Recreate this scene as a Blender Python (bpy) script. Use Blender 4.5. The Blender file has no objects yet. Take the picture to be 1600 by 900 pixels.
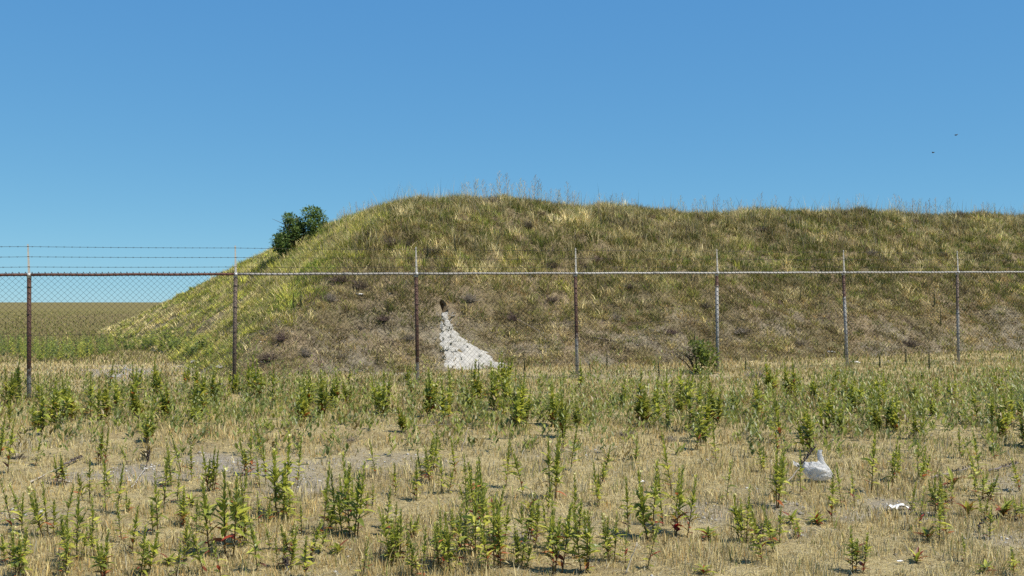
import bpy, math, random
import numpy as np
from mathutils import Vector, Matrix

random.seed(7)
rng = np.random.default_rng(7)
SC = bpy.context.scene
COL = SC.collection

# ------------------------------------------------------------------ camera
EYE = 1.5
F = 1555.0                      # focal length in pixels of a 1600 px wide frame (35 mm on full frame)
PITCH = math.atan(22 / F)       # horizon 22 px under the frame centre
cam_d = bpy.data.cameras.new('camera')
cam_d.sensor_width = 36.0
cam_d.lens = 36.0 * F / 1600.0
cam_d.clip_end = 20000
cam = bpy.data.objects.new('camera', cam_d)
cam.location = (0, 0, EYE)
cam.rotation_euler = (math.pi / 2 + PITCH, 0, 0)
COL.objects.link(cam)
SC.camera = cam

# ------------------------------------------------------------------ sky, sun, exposure
SUN_EL = math.radians(58)
SUN_AZ = math.radians(122)      # clockwise from +Y: right and behind the camera
world = bpy.data.worlds.new('World')
SC.world = world
world.use_nodes = True
wn = world.node_tree.nodes
wl = world.node_tree.links
sky = wn.new('ShaderNodeTexSky')
sky.sky_type = 'NISHITA'
sky.sun_disc = False
sky.sun_elevation = SUN_EL
sky.sun_rotation = SUN_AZ
sky.altitude = 0
sky.air_density = 0.5
sky.dust_density = 0.0
sky.ozone_density = 10.0
bg = wn['Background']
bg.inputs['Strength'].default_value = 0.10
# the camera's tone response for a clear blue sky, the same over the whole dome
sep = wn.new('ShaderNodeSeparateColor'); com = wn.new('ShaderNodeCombineColor')
wl.new(sky.outputs[0], sep.inputs[0])
for ch_, gam_, mul_ in (('Red', 0.64, 1.02), ('Green', 0.44, 1.99), ('Blue', 0.19, 3.60)):
    pw = wn.new('ShaderNodeMath'); pw.operation = 'POWER'; pw.inputs[1].default_value = gam_
    ml = wn.new('ShaderNodeMath'); ml.operation = 'MULTIPLY'; ml.inputs[1].default_value = mul_
    wl.new(sep.outputs[ch_], pw.inputs[0]); wl.new(pw.outputs[0], ml.inputs[0]); wl.new(ml.outputs[0], com.inputs[ch_])
wl.new(com.outputs[0], bg.inputs['Color'])
sun_d = bpy.data.lights.new('sun', 'SUN')
sun_d.energy = 4.6
sun_d.angle = math.radians(0.53)
sun_d.color = (1.0, 0.935, 0.83)
sun = bpy.data.objects.new('sun', sun_d)
sv = Vector((math.sin(SUN_AZ) * math.cos(SUN_EL), math.cos(SUN_AZ) * math.cos(SUN_EL), math.sin(SUN_EL)))
sun.rotation_euler = sv.to_track_quat('Z', 'Y').to_euler()
sun.location = (10, -10, 20)
COL.objects.link(sun)
SC.view_settings.view_transform = 'Standard'
SC.view_settings.look = 'None'
SC.view_settings.exposure = 0.5
SC.view_settings.gamma = 1.0
SC.view_settings.use_curve_mapping = False
SC.cycles.max_bounces = 6
SC.cycles.transparent_max_bounces = 12
SC.cycles.use_denoising = False


# ------------------------------------------------------------------ numeric helpers
_TAB = np.random.default_rng(99).random((256, 256))


def vnoise(x, y, seed=0):
    x = np.asarray(x, float); y = np.asarray(y, float)
    ix = np.floor(x); iy = np.floor(y)
    fx = x - ix; fy = y - iy
    fx = fx * fx * (3 - 2 * fx); fy = fy * fy * (3 - 2 * fy)
    i0 = (ix.astype(np.int64) + seed * 37) & 255; j0 = (iy.astype(np.int64) + seed * 91) & 255
    i1 = (i0 + 1) & 255; j1 = (j0 + 1) & 255
    return (_TAB[i0, j0] * (1 - fx) + _TAB[i1, j0] * fx) * (1 - fy) + (_TAB[i0, j1] * (1 - fx) + _TAB[i1, j1] * fx) * fy


def fbm(x, y, seed=0, octaves=4):
    v = 0; a = 0.5; t = 0
    for o in range(octaves):
        v = v + a * vnoise(np.asarray(x) * 2 ** o, np.asarray(y) * 2 ** o, seed + 17 * o)
        t += a; a *= 0.5
    return v / t


def sstep(a, b, x):
    t = np.clip((x - a) / (b - a), 0, 1)
    return t * t * (3 - 2 * t)


def smin(a, b, k):
    h = np.clip(0.5 + 0.5 * (b - a) / k, 0, 1)
    return b * (1 - h) + a * h - k * h * (1 - h)


# fence frame: s runs along the fence (to the right, receding), d behind it
P0 = np.array([-7.36, 15.16])
SPAN = 3.05
EX = np.array([2.85, 1.09]); EX = EX / np.linalg.norm(EX)
EN = np.array([-EX[1], EX[0]])
FANG = math.atan2(EX[1], EX[0])


def to_sd(x, y):
    rx = np.asarray(x) - P0[0]; ry = np.asarray(y) - P0[1]
    return rx * EX[0] + ry * EX[1], rx * EN[0] + ry * EN[1]


def to_xy(s, d):
    return P0[0] + s * EX[0] + d * EN[0], P0[1] + s * EX[1] + d * EN[1]


def gz(x, y):
    """level of the flat ground"""
    x = np.asarray(x, float); y = np.asarray(y, float)
    s, d = to_sd(x, y)
    near = 1 - sstep(30, 90, np.hypot(x, y))
    z = 0.0085 * np.clip(s, -8, 30) * near
    z = z + (fbm(x * 0.35, y * 0.35, 3, 3) - 0.5) * 0.10 * near + (fbm(x * 2.2, y * 2.2, 5, 3) - 0.5) * 0.05 * near
    return z


HILL_TOP = 4.0


def hill_h(s, d, rough=True):
    """height of the mound over the flat ground, negative outside"""
    s = np.asarray(s, float); d = np.asarray(d, float)
    wob = (fbm(s * 0.22, d * 0.22, 21, 3) - 0.5)
    u = (d - 3.0 - 1.2 * wob) / 6.1
    s0 = 3.3 - 0.10 * (d - 2.6) + 1.0 * wob
    v = (s - s0) / (7.8 - s0)
    w = (36 - d) / 8.0
    r = (66 - s) / 8.0
    m = smin(smin(u, v, 0.15), np.minimum(w, r), 0.2)
    p = smin(m, 1.0 + 0 * m, 0.18)
    p = np.where(p < 0.06, np.maximum(p, -1), p)
    h = p * (HILL_TOP + 0.011 * np.clip(s - 9, 0, 40))
    h = h + 0.20 * np.exp(-((s - 10.8) / 3.2) ** 2) * np.clip(p, 0, 1)
    if rough:
        k = sstep(0.0, 0.25, p)
        h = h + k * ((fbm(s * 0.55, d * 0.55, 31, 3) - 0.5) * 0.55 + (fbm(s * 2.4, d * 2.4, 41, 3) - 0.5) * 0.20)
    return h


def surf(x, y):
    s, d = to_sd(x, y)
    h = hill_h(s, d)
    return gz(x, y) + np.maximum(h, 0), h


def ray(px, py):
    xn = (px - 800) / F; yn = (450 - py) / F
    return np.array([xn, math.cos(PITCH) - yn * math.sin(PITCH), yn * math.cos(PITCH) + math.sin(PITCH)])


def proj(x, y, z):
    zc = np.asarray(z) - EYE
    fy = np.asarray(y) * math.cos(PITCH) + zc * math.sin(PITCH)
    fz = -np.asarray(y) * math.sin(PITCH) + zc * math.cos(PITCH)
    return 800 + F * np.asarray(x) / fy, 450 - F * fz / fy


def hit(px, py, tmin=3.0, tmax=70.0):
    """point of the terrain seen at a place of the photograph"""
    r = ray(px, py)
    if py > 604:                                  # on the flat: no need to march
        t = -EYE / r[2]
        for _ in range(3):
            zf = float(gz(r[0] * t, r[1] * t))
            t = (zf - EYE) / r[2]
        return Vector((r[0] * t, r[1] * t, zf))
    t = np.arange(tmin, tmax, 0.25)
    for st in (0.25, 0.015):
        P = r[None, :] * t[:, None]
        zz, _ = surf(P[:, 0], P[:, 1])
        below = (EYE + P[:, 2]) < zz
        k = int(np.argmax(below)) if below.any() else len(t) - 1
        if st == 0.25:
            t = np.arange(t[max(k - 1, 0)], t[k] + 0.02, 0.015)
    return Vector((P[k, 0], P[k, 1], float(zz[k])))


# ------------------------------------------------------------------ scene helpers
def tag(o, label=None, cat=None, group=None, kind=None):
    if label: o['label'] = label
    if cat: o['category'] = cat
    if group: o['group'] = group
    if kind: o['kind'] = kind
    return o


def empty(name, loc=(0, 0, 0), rz=0.0):
    o = bpy.data.objects.new(name, None)
    o.location = loc
    o.rotation_euler = (0, 0, rz)
    o.empty_display_size = 0.1
    COL.objects.link(o)
    return o


def link_mesh(name, me, mat=None, parent=None):
    if mat is not None and not me.materials:
        me.materials.append(mat)
    o = bpy.data.objects.new(name, me)
    COL.objects.link(o)
    if parent is not None:
        o.parent = parent
    return o


def np_mesh(name, V, tri=None, quad=None, col=None, smooth=False):
    """mesh from arrays; col is a per-vertex colour (linear albedo)"""
    me = bpy.data.meshes.new(name)
    V = np.asarray(V, np.float32)
    nt = 0 if tri is None else len(tri)
    nq = 0 if quad is None else len(quad)
    me.vertices.add(len(V))
    me.vertices.foreach_set('co', V.ravel())
    idx = []
    if nt: idx.append(np.asarray(tri, np.int32).ravel())
    if nq: idx.append(np.asarray(quad, np.int32).ravel())
    idx = np.concatenate(idx)
    me.loops.add(len(idx))
    me.loops.foreach_set('vertex_index', idx)
    me.polygons.add(nt + nq)
    starts = np.concatenate([np.arange(nt) * 3, nt * 3 + np.arange(nq) * 4]).astype(np.int32)
    me.polygons.foreach_set('loop_start', starts)
    if smooth:
        me.polygons.foreach_set('use_smooth', np.ones(nt + nq, bool))
    if col is not None:
        a = me.color_attributes.new('Col', 'FLOAT_COLOR', 'POINT')
        c4 = np.ones((len(V), 4), np.float32)
        c4[:, :3] = col
        a.data.foreach_set('color', c4.ravel())
    me.update(calc_edges=True)
    me.validate()
    return me


class MB:
    """collects tubes and faces into one mesh with vertex colours"""
    def __init__(self):
        self.v = []; self.f = []; self.c = []

    def tube(self, pts, rad, n=5, col=(1, 1, 1), cap=True):
        pts = [Vector(p) for p in pts]
        if not isinstance(rad, (list, tuple)):
            rad = [rad] * len(pts)
        base = len(self.v)
        up = Vector((0.13, 0.21, 1)).normalized()
        for i, p in enumerate(pts):
            a = pts[min(i + 1, len(pts) - 1)] - pts[max(i - 1, 0)]
            a.normalize()
            x = a.cross(up)
            if x.length < 1e-3: x = a.cross(Vector((1, 0, 0)))
            x.normalize(); y = a.cross(x)
            for k in range(n):
                t = 2 * math.pi * k / n
                self.v.append(p + (x * math.cos(t) + y * math.sin(t)) * rad[i])
                self.c.append(col)
        for i in range(len(pts) - 1):
            for k in range(n):
                a = base + i * n + k; b = base + i * n + (k + 1) % n
                self.f.append((a, b, b + n, a + n))
        if cap and n >= 3:
            self.f.append(tuple(base + k for k in reversed(range(n))))
            e = base + (len(pts) - 1) * n
            self.f.append(tuple(e + k for k in range(n)))

    def poly(self, pts, col=(1, 1, 1)):
        b = len(self.v)
        self.v += [Vector(p) for p in pts]
        self.c += [col] * len(pts)
        self.f.append(tuple(range(b, b + len(pts))))

    def leaf(self, base, direction, length, width, droop=0.25, col=(0.1, 0.15, 0.04), fold=0.25, side=None):
        """a folded lance-shaped leaf, 6 faces"""
        dirv = Vector(direction).normalized()
        sd = dirv.cross(Vector((0, 0, 1)))
        if sd.length < 1e-3: sd = Vector((1, 0, 0))
        sd.normalize()
        if side is not None: sd = side
        nn = sd.cross(dirv)
        B = Vector(base)
        st = [(0.0, 0.10, 0), (0.30, 0.5, 0.10), (0.65, 0.40, 0.45), (1.0, 0.0, 1.0)]
        b = len(self.v)
        for t, w, dr in st:
            c = B + dirv * (length * t) - Vector((0, 0, 1)) * (droop * length * dr * 0.6)
            if w == 0:
                self.v.append(c); self.c.append(col)
            else:
                e = sd * (w * width)
                lift = nn * (fold * w * width)
                self.v += [c - e + lift, c, c + e + lift]
                self.c += [col] * 3
        for i in range(2):
            o = b + i * 3
            self.f += [(o, o + 1, o + 4, o + 3), (o + 1, o + 2, o + 5, o + 4)]
        o = b + 6
        self.f += [(o, o + 1, o + 3), (o + 1, o + 2, o + 3)]

    def mesh(self, name, smooth=True):
        me = bpy.data.meshes.new(name)
        me.from_pydata([tuple(v) for v in self.v], [], self.f)
        a = me.color_attributes.new('Col', 'FLOAT_COLOR', 'POINT')
        c4 = np.ones((len(self.v), 4), np.float32)
        c4[:, :3] = np.array([tuple(c)[:3] for c in self.c], np.float32)
        a.data.foreach_set('color', c4.ravel())
        if smooth:
            me.polygons.foreach_set('use_smooth', np.ones(len(self.f), bool))
        me.update()
        return me

    def build(self, name, mat, parent=None, smooth=True):
        return link_mesh(name, self.mesh(name, smooth), mat, parent)


# ------------------------------------------------------------------ materials
def new_mat(name):
    m = bpy.data.materials.new(name)
    m.use_nodes = True
    nt = m.node_tree
    nt.nodes.clear()
    out = nt.nodes.new('ShaderNodeOutputMaterial')
    return m, nt.nodes, nt.links, out


def foliage_mat(name, transl=0.3, rough=0.6, spec=0.25, rnd=0.25):
    m, N, L, out = new_mat(name)
    at = N.new('ShaderNodeAttribute'); at.attribute_name = 'Col'
    oi = N.new('ShaderNodeObjectInfo')
    mp = N.new('ShaderNodeMapRange')
    mp.inputs['To Min'].default_value = 1 - rnd; mp.inputs['To Max'].default_value = 1 + rnd
    L.new(oi.outputs['Random'], mp.inputs['Value'])
    hs = N.new('ShaderNodeHueSaturation')
    L.new(at.outputs['Color'], hs.inputs['Color'])
    L.new(mp.outputs[0], hs.inputs['Value'])
    p = N.new('ShaderNodeBsdfPrincipled')
    p.inputs['Roughness'].default_value = rough
    p.inputs['Specular IOR Level'].default_value = spec
    L.new(hs.outputs[0], p.inputs['Base Color'])
    t = N.new('ShaderNodeBsdfTranslucent')
    L.new(hs.outputs[0], t.inputs['Color'])
    mx = N.new('ShaderNodeMixShader'); mx.inputs[0].default_value = transl
    L.new(p.outputs[0], mx.inputs[1]); L.new(t.outputs[0], mx.inputs[2])
    L.new(mx.outputs[0], out.inputs['Surface'])
    return m


def soil_mat(name, scale=1.0, bump=0.03, contrast=0.45, speck=0.35):
    """vertex colour times grain at several scales, with bump"""
    m, N, L, out = new_mat(name)
    at = N.new('ShaderNodeAttribute'); at.attribute_name = 'Col'
    tc = N.new('ShaderNodeTexCoord')
    n1 = N.new('ShaderNodeTexNoise'); n1.inputs['Scale'].default_value = 9 * scale
    n1.inputs['Detail'].default_value = 10; n1.inputs['Roughness'].default_value = 0.75
    n2 = N.new('ShaderNodeTexNoise'); n2.inputs['Scale'].default_value = 90 * scale
    n2.inputs['Detail'].default_value = 4; n2.inputs['Roughness'].default_value = 0.7
    for n in (n1, n2): L.new(tc.outputs['Object'], n.inputs['Vector'])
    ad = N.new('ShaderNodeMath'); ad.operation = 'ADD'
    L.new(n1.outputs['Fac'], ad.inputs[0]); L.new(n2.outputs['Fac'], ad.inputs[1])
    mr = N.new('ShaderNodeMapRange')
    mr.inputs['From Min'].default_value = 0.7; mr.inputs['From Max'].default_value = 1.3
    mr.inputs['To Min'].default_value = 1 - contrast; mr.inputs['To Max'].default_value = 1 + contrast
    L.new(ad.outputs[0], mr.inputs['Value'])
    mu = N.new('ShaderNodeVectorMath'); mu.operation = 'SCALE'
    L.new(at.outputs['Color'], mu.inputs[0]); L.new(mr.outputs[0], mu.inputs['Scale'])
    # scattered pale stone specks
    vo = N.new('ShaderNodeTexVoronoi'); vo.inputs['Scale'].default_value = 38 * scale
    L.new(tc.outputs['Object'], vo.inputs['Vector'])
    cr = N.new('ShaderNodeMapRange')
    cr.inputs['From Min'].default_value = 0.16; cr.inputs['From Max'].default_value = 0.10
    cr.inputs['To Min'].default_value = 0; cr.inputs['To Max'].default_value = speck
    L.new(vo.outputs['Distance'], cr.inputs['Value'])
    mi = N.new('ShaderNodeMix'); mi.data_type = 'RGBA'
    L.new(cr.outputs[0], mi.inputs['Factor']); L.new(mu.outputs[0], mi.inputs['A'])
    mi.inputs['B'].default_value = (0.52, 0.49, 0.43, 1)
    p = N.new('ShaderNodeBsdfPrincipled')
    p.inputs['Roughness'].default_value = 0.95
    p.inputs['Specular IOR Level'].default_value = 0.1
    L.new(mi.outputs['Result'], p.inputs['Base Color'])
    bp = N.new('ShaderNodeBump'); bp.inputs['Distance'].default_value = bump
    bp.inputs['Strength'].default_value = 0.9
    L.new(ad.outputs[0], bp.inputs['Height'])
    L.new(bp.outputs[0], p.inputs['Normal'])
    L.new(p.outputs[0], out.inputs['Surface'])
    return m


def metal_mat(name, zinc=(0.42, 0.42, 0.40), rust=(0.10, 0.035, 0.018), z_edge=0.5, z_soft=0.35, bias=0.0, scale=18.0, axis='Z', metallic=0.25):
    """weathered galvanised steel that turns to rust above a height (object space)"""
    m, N, L, out = new_mat(name)
    tc = N.new('ShaderNodeTexCoord')
    sp = N.new('ShaderNodeSeparateXYZ'); L.new(tc.outputs['Object'], sp.inputs[0])
    n1 = N.new('ShaderNodeTexNoise'); n1.inputs['Scale'].default_value = scale
    n1.inputs['Detail'].default_value = 8; n1.inputs['Roughness'].default_value = 0.7
    L.new(tc.outputs['Object'], n1.inputs['Vector'])
    g = N.new('ShaderNodeMapRange')
    g.inputs['From Min'].default_value = z_edge - z_soft; g.inputs['From Max'].default_value = z_edge + z_soft
    g.inputs['To Min'].default_value = -0.5; g.inputs['To Max'].default_value = 0.5
    L.new(sp.outputs[axis], g.inputs['Value'])
    ad = N.new('ShaderNodeMath'); ad.operation = 'ADD'
    L.new(n1.outputs['Fac'], ad.inputs[0]); L.new(g.outputs[0], ad.inputs[1])
    th = N.new('ShaderNodeMapRange')
    th.inputs['From Min'].default_value = 0.42 - bias; th.inputs['From Max'].default_value = 0.58 - bias
    L.new(ad.outputs[0], th.inputs['Value'])
    n2 = N.new('ShaderNodeTexNoise'); n2.inputs['Scale'].default_value = 70
    n2.inputs['Detail'].default_value = 4
    L.new(tc.outputs['Object'], n2.inputs['Vector'])
    mr = N.new('ShaderNodeMapRange'); mr.inputs['To Min'].default_value = 0.6; mr.inputs['To Max'].default_value = 1.4
    L.new(n2.outputs['Fac'], mr.inputs['Value'])
    mi = N.new('ShaderNodeMix'); mi.data_type = 'RGBA'
    mi.inputs['A'].default_value = (*zinc, 1); mi.inputs['B'].default_value = (*rust, 1)
    L.new(th.outputs[0], mi.inputs['Factor'])
    mu = N.new('ShaderNodeVectorMath'); mu.operation = 'SCALE'
    L.new(mi.outputs['Result'], mu.inputs[0]); L.new(mr.outputs[0], mu.inputs['Scale'])
    p = N.new('ShaderNodeBsdfPrincipled')
    p.inputs['Metallic'].default_value = metallic
    p.inputs['Roughness'].default_value = 0.7
    L.new(mu.outputs[0], p.inputs['Base Color'])
    bp = N.new('ShaderNodeBump'); bp.inputs['Distance'].default_value = 0.002
    L.new(n2.outputs['Fac'], bp.inputs['Height']); L.new(bp.outputs[0], p.inputs['Normal'])
    L.new(p.outputs[0], out.inputs['Surface'])
    return m


def plain_mat(name, col, rough=0.7, metallic=0.0, noise=0.2, scale=30):
    m, N, L, out = new_mat(name)
    tc = N.new('ShaderNodeTexCoord')
    n = N.new('ShaderNodeTexNoise'); n.inputs['Scale'].default_value = scale; n.inputs['Detail'].default_value = 5
    L.new(tc.outputs['Object'], n.inputs['Vector'])
    mr = N.new('ShaderNodeMapRange'); mr.inputs['To Min'].default_value = 1 - noise; mr.inputs['To Max'].default_value = 1 + noise
    L.new(n.outputs['Fac'], mr.inputs['Value'])
    mu = N.new('ShaderNodeVectorMath'); mu.operation = 'SCALE'
    mu.inputs[0].default_value = col; L.new(mr.outputs[0], mu.inputs['Scale'])
    p = N.new('ShaderNodeBsdfPrincipled')
    p.inputs['Roughness'].default_value = rough; p.inputs['Metallic'].default_value = metallic
    L.new(mu.outputs[0], p.inputs['Base Color'])
    L.new(p.outputs[0], out.inputs['Surface'])
    return m


M_GROUND = soil_mat('dry_soil')
M_HILL = soil_mat('hill_soil', 0.6, 0.05, 0.55, 0.3)
M_SAND = soil_mat('white_sand', 1.0, 0.02, 0.30, 0.3)
M_GRASS = foliage_mat('dry_grass_blades', 0.25, 0.75, 0.15, 0.0)
M_LEAF = foliage_mat('weed_leaf', 0.46, 0.42, 0.5, 0.20)
M_TWIG = foliage_mat('dry_twig', 0.0, 0.9, 0.1, 0.2)
M_WIRE = plain_mat('weathered_wire', (0.042, 0.036, 0.031), 0.6, 0.4, 0.4, 12)
M_SPIKE = plain_mat('galvanised_arm', (0.42, 0.395, 0.35), 0.6, 0.2, 0.25, 25)
M_CAP = plain_mat('zinc_cap', (0.50, 0.50, 0.48), 0.55, 0.3, 0.2, 40)

# ------------------------------------------------------------------ soil colour of the flat ground
PATCHES = [  # bare gravel seen in the photograph: centre px, radii px, strength
    (120, 744, 62, 15, .8), (225, 742, 80, 19, 1), (340, 732, 75, 20, 1), (470, 752, 66, 26, .9), (545, 718, 80, 20, .7),
    (640, 716, 60, 16, .7), (700, 725, 40, 16, .6), (1398, 786, 52, 13, 1), (1228, 792, 36, 22, .7), (1330, 806, 34, 14, .7),
    (1105, 802, 44, 18, .7), (1560, 842, 70, 12, .8), (1255, 832, 30, 9, .6), (815, 840, 20, 10, .8), (920, 820, 40, 16, .6),
    (200, 583, 80, 12, .9), (312, 574, 60, 14, 1), (480, 572, 150, 12, .9), (620, 580, 60, 9, .8), (90, 800, 40, 12, .5),
    (1180, 775, 60, 20, .5), (1020, 588, 140, 6, .5), (880, 706, 60, 10, .4), (1590, 760, 40, 20, .6), (40, 690, 30, 8, .3),
    (1460, 806, 40, 10, .5), (20, 800, 30, 10, .5)]


def gravel(x, y, z):
    px, py = proj(x, y, z)
    g = np.zeros(np.shape(px))
    n = fbm(np.asarray(x) * 2.3, np.asarray(y) * 2.3, 77, 4)
    for cx, cy, rx, ry, st in PATCHES:
        q = np.hypot((px - cx) / rx, (py - cy) / ry) + (n - 0.5) * 2.2
        g = np.maximum(g, st * (1 - sstep(0.45, 1.15, q)))
    return g * (np.asarray(y) > 1)


def mix(a, b, t):
    return a * (1 - t)[:, None] + np.asarray(b)[None, :] * t[:, None]


def grid_axis(parts):
    out = []
    for a, b, st in parts:
        out.append(np.arange(a, b, st))
    return np.unique(np.round(np.concatenate(out), 4))


gx = grid_axis([(-4000, -400, 400), (-400, -60, 20), (-60, -18, 3), (-18, 26, 0.14), (26, 60, 3), (60, 400, 20), (400, 4001, 400)])
gy = grid_axis([(-300, -20, 40), (-20, 0, 3), (0, 3, 0.5), (3, 34, 0.14), (34, 60, 1), (60, 200, 8), (200, 1000, 80), (1000, 6001, 500)])
XX, YY = np.meshgrid(gx, gy)
X = XX.ravel(); Y = YY.ravel()
Z = gz(X, Y)
# the far field is a broad low swell, the skyline on the left
nx, ny = len(gx), len(gy)
I = np.arange(nx * ny).reshape(ny, nx)
quad = np.stack([I[:-1, :-1], I[:-1, 1:], I[1:, 1:], I[1:, :-1]], -1).reshape(-1, 4)
c = np.tile(np.array([0.43, 0.345, 0.170]), (len(X), 1))
c = mix(c, (0.35, 0.272, 0.135), sstep(0.45, 0.7, fbm(X * 0.9, Y * 0.9, 11)))
c = mix(c, (0.50, 0.41, 0.210), sstep(0.5, 0.75, fbm(X * 1.7, Y * 1.7, 12)))
far = sstep(24, 32, Y)
fieldc = mix(np.tile(np.array([0.165, 0.138, 0.046]), (len(X), 1)), (0.165, 0.130, 0.052), sstep(0.35, 0.7, fbm(X * 0.05, Y * 0.03, 14)))
c = c * (1 - far)[:, None] + fieldc * far[:, None]
c = mix(c, (0.345, 0.298, 0.225), gravel(X, Y, Z))
ground = link_mesh('ground', np_mesh('ground', np.stack([X, Y, Z], 1), quad=quad, col=c, smooth=True), M_GROUND)
tag(ground, 'dry sandy ground with gravel patches reaching the skyline', kind='structure')

# ------------------------------------------------------------------ the mound, with a burrow dug into its face
HOLE = hit(694, 481)
hs_, hd_ = [float(v) for v in to_sd(HOLE.x, HOLE.y)]
gs = grid_axis([(-9, 40, 0.13), (40, 68, 0.6), (hs_ - 0.3, hs_ + 0.3, 0.015)])
gd = grid_axis([(1.6, 13, 0.11), (13, 40, 0.4), (hd_ - 0.45, hd_ + 0.5, 0.02)])
SS, DD = np.meshgrid(gs, gd)
S = SS.ravel(); D = DD.ravel()
X, Y = to_xy(S, D)
H = hill_h(S, D)
G = gz(X, Y)
Z = G + np.where(H > 0, H, np.maximum(H, -0.4) * 0.5 - 0.03)
qh = np.hypot((S - hs_) / 0.075, (D - hd_) / 0.20)
ins = 1 - sstep(0.86, 1.0, qh)
X = X + EN[0] * ins * 2.6; Y = Y + EN[1] * ins * 2.6; Z = Z - ins * 0.75
ns, nd = len(gs), len(gd)
I = np.arange(ns * nd).reshape(nd, ns)
quad = np.stack([I[:-1, :-1], I[:-1, 1:], I[1:, 1:], I[1:, :-1]], -1).reshape(-1, 4)
keep = (H.reshape(nd, ns) > -0.6)
kq = (keep[:-1, :-1] | keep[:-1, 1:] | keep[1:, 1:] | keep[1:, :-1]).ravel()
quad = quad[kq]
low = 1 - sstep(0.3, 1.9, H)
c = np.tile(np.array([0.20, 0.16, 0.085]), (len(S), 1))
c = mix(c, (0.28, 0.215, 0.13), sstep(0.45, 0.65, fbm(S * 0.8, D * 0.8, 15)))
c = mix(c, (0.27, 0.23, 0.16), low * sstep(0.40, 0.65, fbm(S * 0.9, D * 1.3, 16)))
hill = link_mesh('hill', np_mesh('hill', np.stack([X, Y, Z], 1), quad=quad, col=c, smooth=True), M_HILL)
tag(hill, 'long flat-topped grassy earth mound behind the wire fence', kind='structure')

# ------------------------------------------------------------------ blades of grass
C_ = dict(pale=(0.62, 0.52, 0.265), straw=(0.52, 0.415, 0.175), tan=(0.38, 0.29, 0.130), orange=(0.46, 0.305, 0.115), grey=(0.36, 0.33, 0.235),
          olive=(0.245, 0.245, 0.058), green=(0.16, 0.20, 0.042), bright=(0.225, 0.285, 0.052), dark=(0.075, 0.100, 0.034),
          yellow=(0.46, 0.44, 0.075), purple=(0.19, 0.135, 0.105), brown=(0.21, 0.157, 0.080))


def blades(name, P, Hh, W, lean, col, kind='stuff', label=None, cat=None, parent=None):
    n = len(P)
    a = rng.uniform(0, math.pi, n)
    dx = np.cos(a) * W * 0.5; dy = np.sin(a) * W * 0.5
    V = np.zeros((n, 5, 3), np.float32)
    side = np.stack([dx, dy, np.zeros(n)], 1)
    ln = np.stack([lean[:, 0], lean[:, 1], np.zeros(n)], 1)
    up = np.stack([np.zeros(n), np.zeros(n), Hh], 1)
    V[:, 0] = P - side; V[:, 1] = P + side
    V[:, 2] = P - side * 0.75 + up * 0.55 + ln * 0.35
    V[:, 3] = P + side * 0.75 + up * 0.55 + ln * 0.35
    V[:, 4] = P + up * np.sqrt(np.clip(1 - 0.2 * (np.hypot(lean[:, 0], lean[:, 1]) / Hh) ** 2, 0.3, 1))[:, None] + ln
    b = (np.arange(n) * 5)[:, None]
    q = b + np.array([[0, 1, 3, 2]])
    t = b + np.array([[2, 3, 4]])
    c5 = np.repeat(col, 5, axis=0).astype(np.float32)
    me = np_mesh(name, V.reshape(-1, 3), tri=t, quad=q, col=c5)
    o = link_mesh(name, me, M_GRASS, parent)
    return tag(o, label, cat, kind=kind)


def pick(n, weights):
    """weights: dict name -> array or float; one colour each"""
    names = list(weights)
    Wt = np.stack([np.broadcast_to(np.asarray(weights[k], float), (n,)) for k in names], 1)
    Wt = np.clip(Wt, 1e-6, None)
    cum = np.cumsum(Wt, 1); cum /= cum[:, -1:]
    k = (rng.random(n)[:, None] > cum).sum(1)
    cols = np.array([C_[m] for m in names])[np.clip(k, 0, len(names) - 1)]
    v = rng.normal(1, 0.17, n).clip(0.55, 1.5)
    return cols * v[:, None], k


def spoil_mask(px, py):
    t = np.clip((py - 486) / 94, 0, 1)
    l = 686 - 3 * t
    r = 703 + 6 * np.clip((py - 500) / 20, 0, 1) + 102 * np.clip((py - 515) / 63, 0, 1.05) ** 1.08
    j = rng.normal(0, 3.0, np.shape(px))
    return (py > 484) & (py < 580) & (px > l + j) & (px < r + j * 1.6) & (rng.random(np.shape(px)) < 0.95)


# --- flat ground, in front of the fence and up to the foot of the mound
n = 300000
ly = rng.uniform(math.log(4.6), math.log(30), n)
Y = np.exp(ly)
X = rng.uniform(-1, 1, n) * (0.60 * Y + 1.2)
s, d = to_sd(X, Y)
h = hill_h(s, d)
Z = gz(X, Y)
gr = gravel(X, Y, Z)
clump = fbm(X * 3.1, Y * 3.1, 51, 3)
big = fbm(X * 0.6, Y * 0.6, 52, 3)
px, py = proj(X, Y, Z)
keep = (h < 0.05) & ~spoil_mask(px, py) & (rng.random(n) > gr * 0.74) & (rng.random(n) < 0.25 + 1.5 * sstep(0.3, 0.62, clump))
X, Y, Z, s, d, clump, big = [v[keep] for v in (X, Y, Z, s, d, clump, big)]
n = len(X)
px, py = proj(X, Y, Z)
band = sstep(690, 650, py) * sstep(575, 596, py)           # greener strip along the fence
rightg = sstep(1150, 1400, px) * sstep(720, 680, py)
grn = np.clip(band * (0.25 + 0.9 * sstep(0.40, 0.6, fbm(X * 0.9, Y * 0.9, 54))) + 0.35 * rightg, 0, 1)
strip = np.exp(-((py - 556) / 15) ** 2) * sstep(380, 300, px)
col, _ = pick(n, dict(pale=0.52 + 1.5 * strip, straw=0.48, tan=0.22 * (1 + sstep(0.5, 0.7, big)), orange=0.28 * sstep(0.38, 0.6, big) + 0.04,
                      grey=0.12 + 0.18 * sstep(0.55, 0.35, big), brown=0.06, green=0.07 + 0.9 * grn, olive=0.06 + 0.9 * grn, bright=0.4 * grn))
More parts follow.
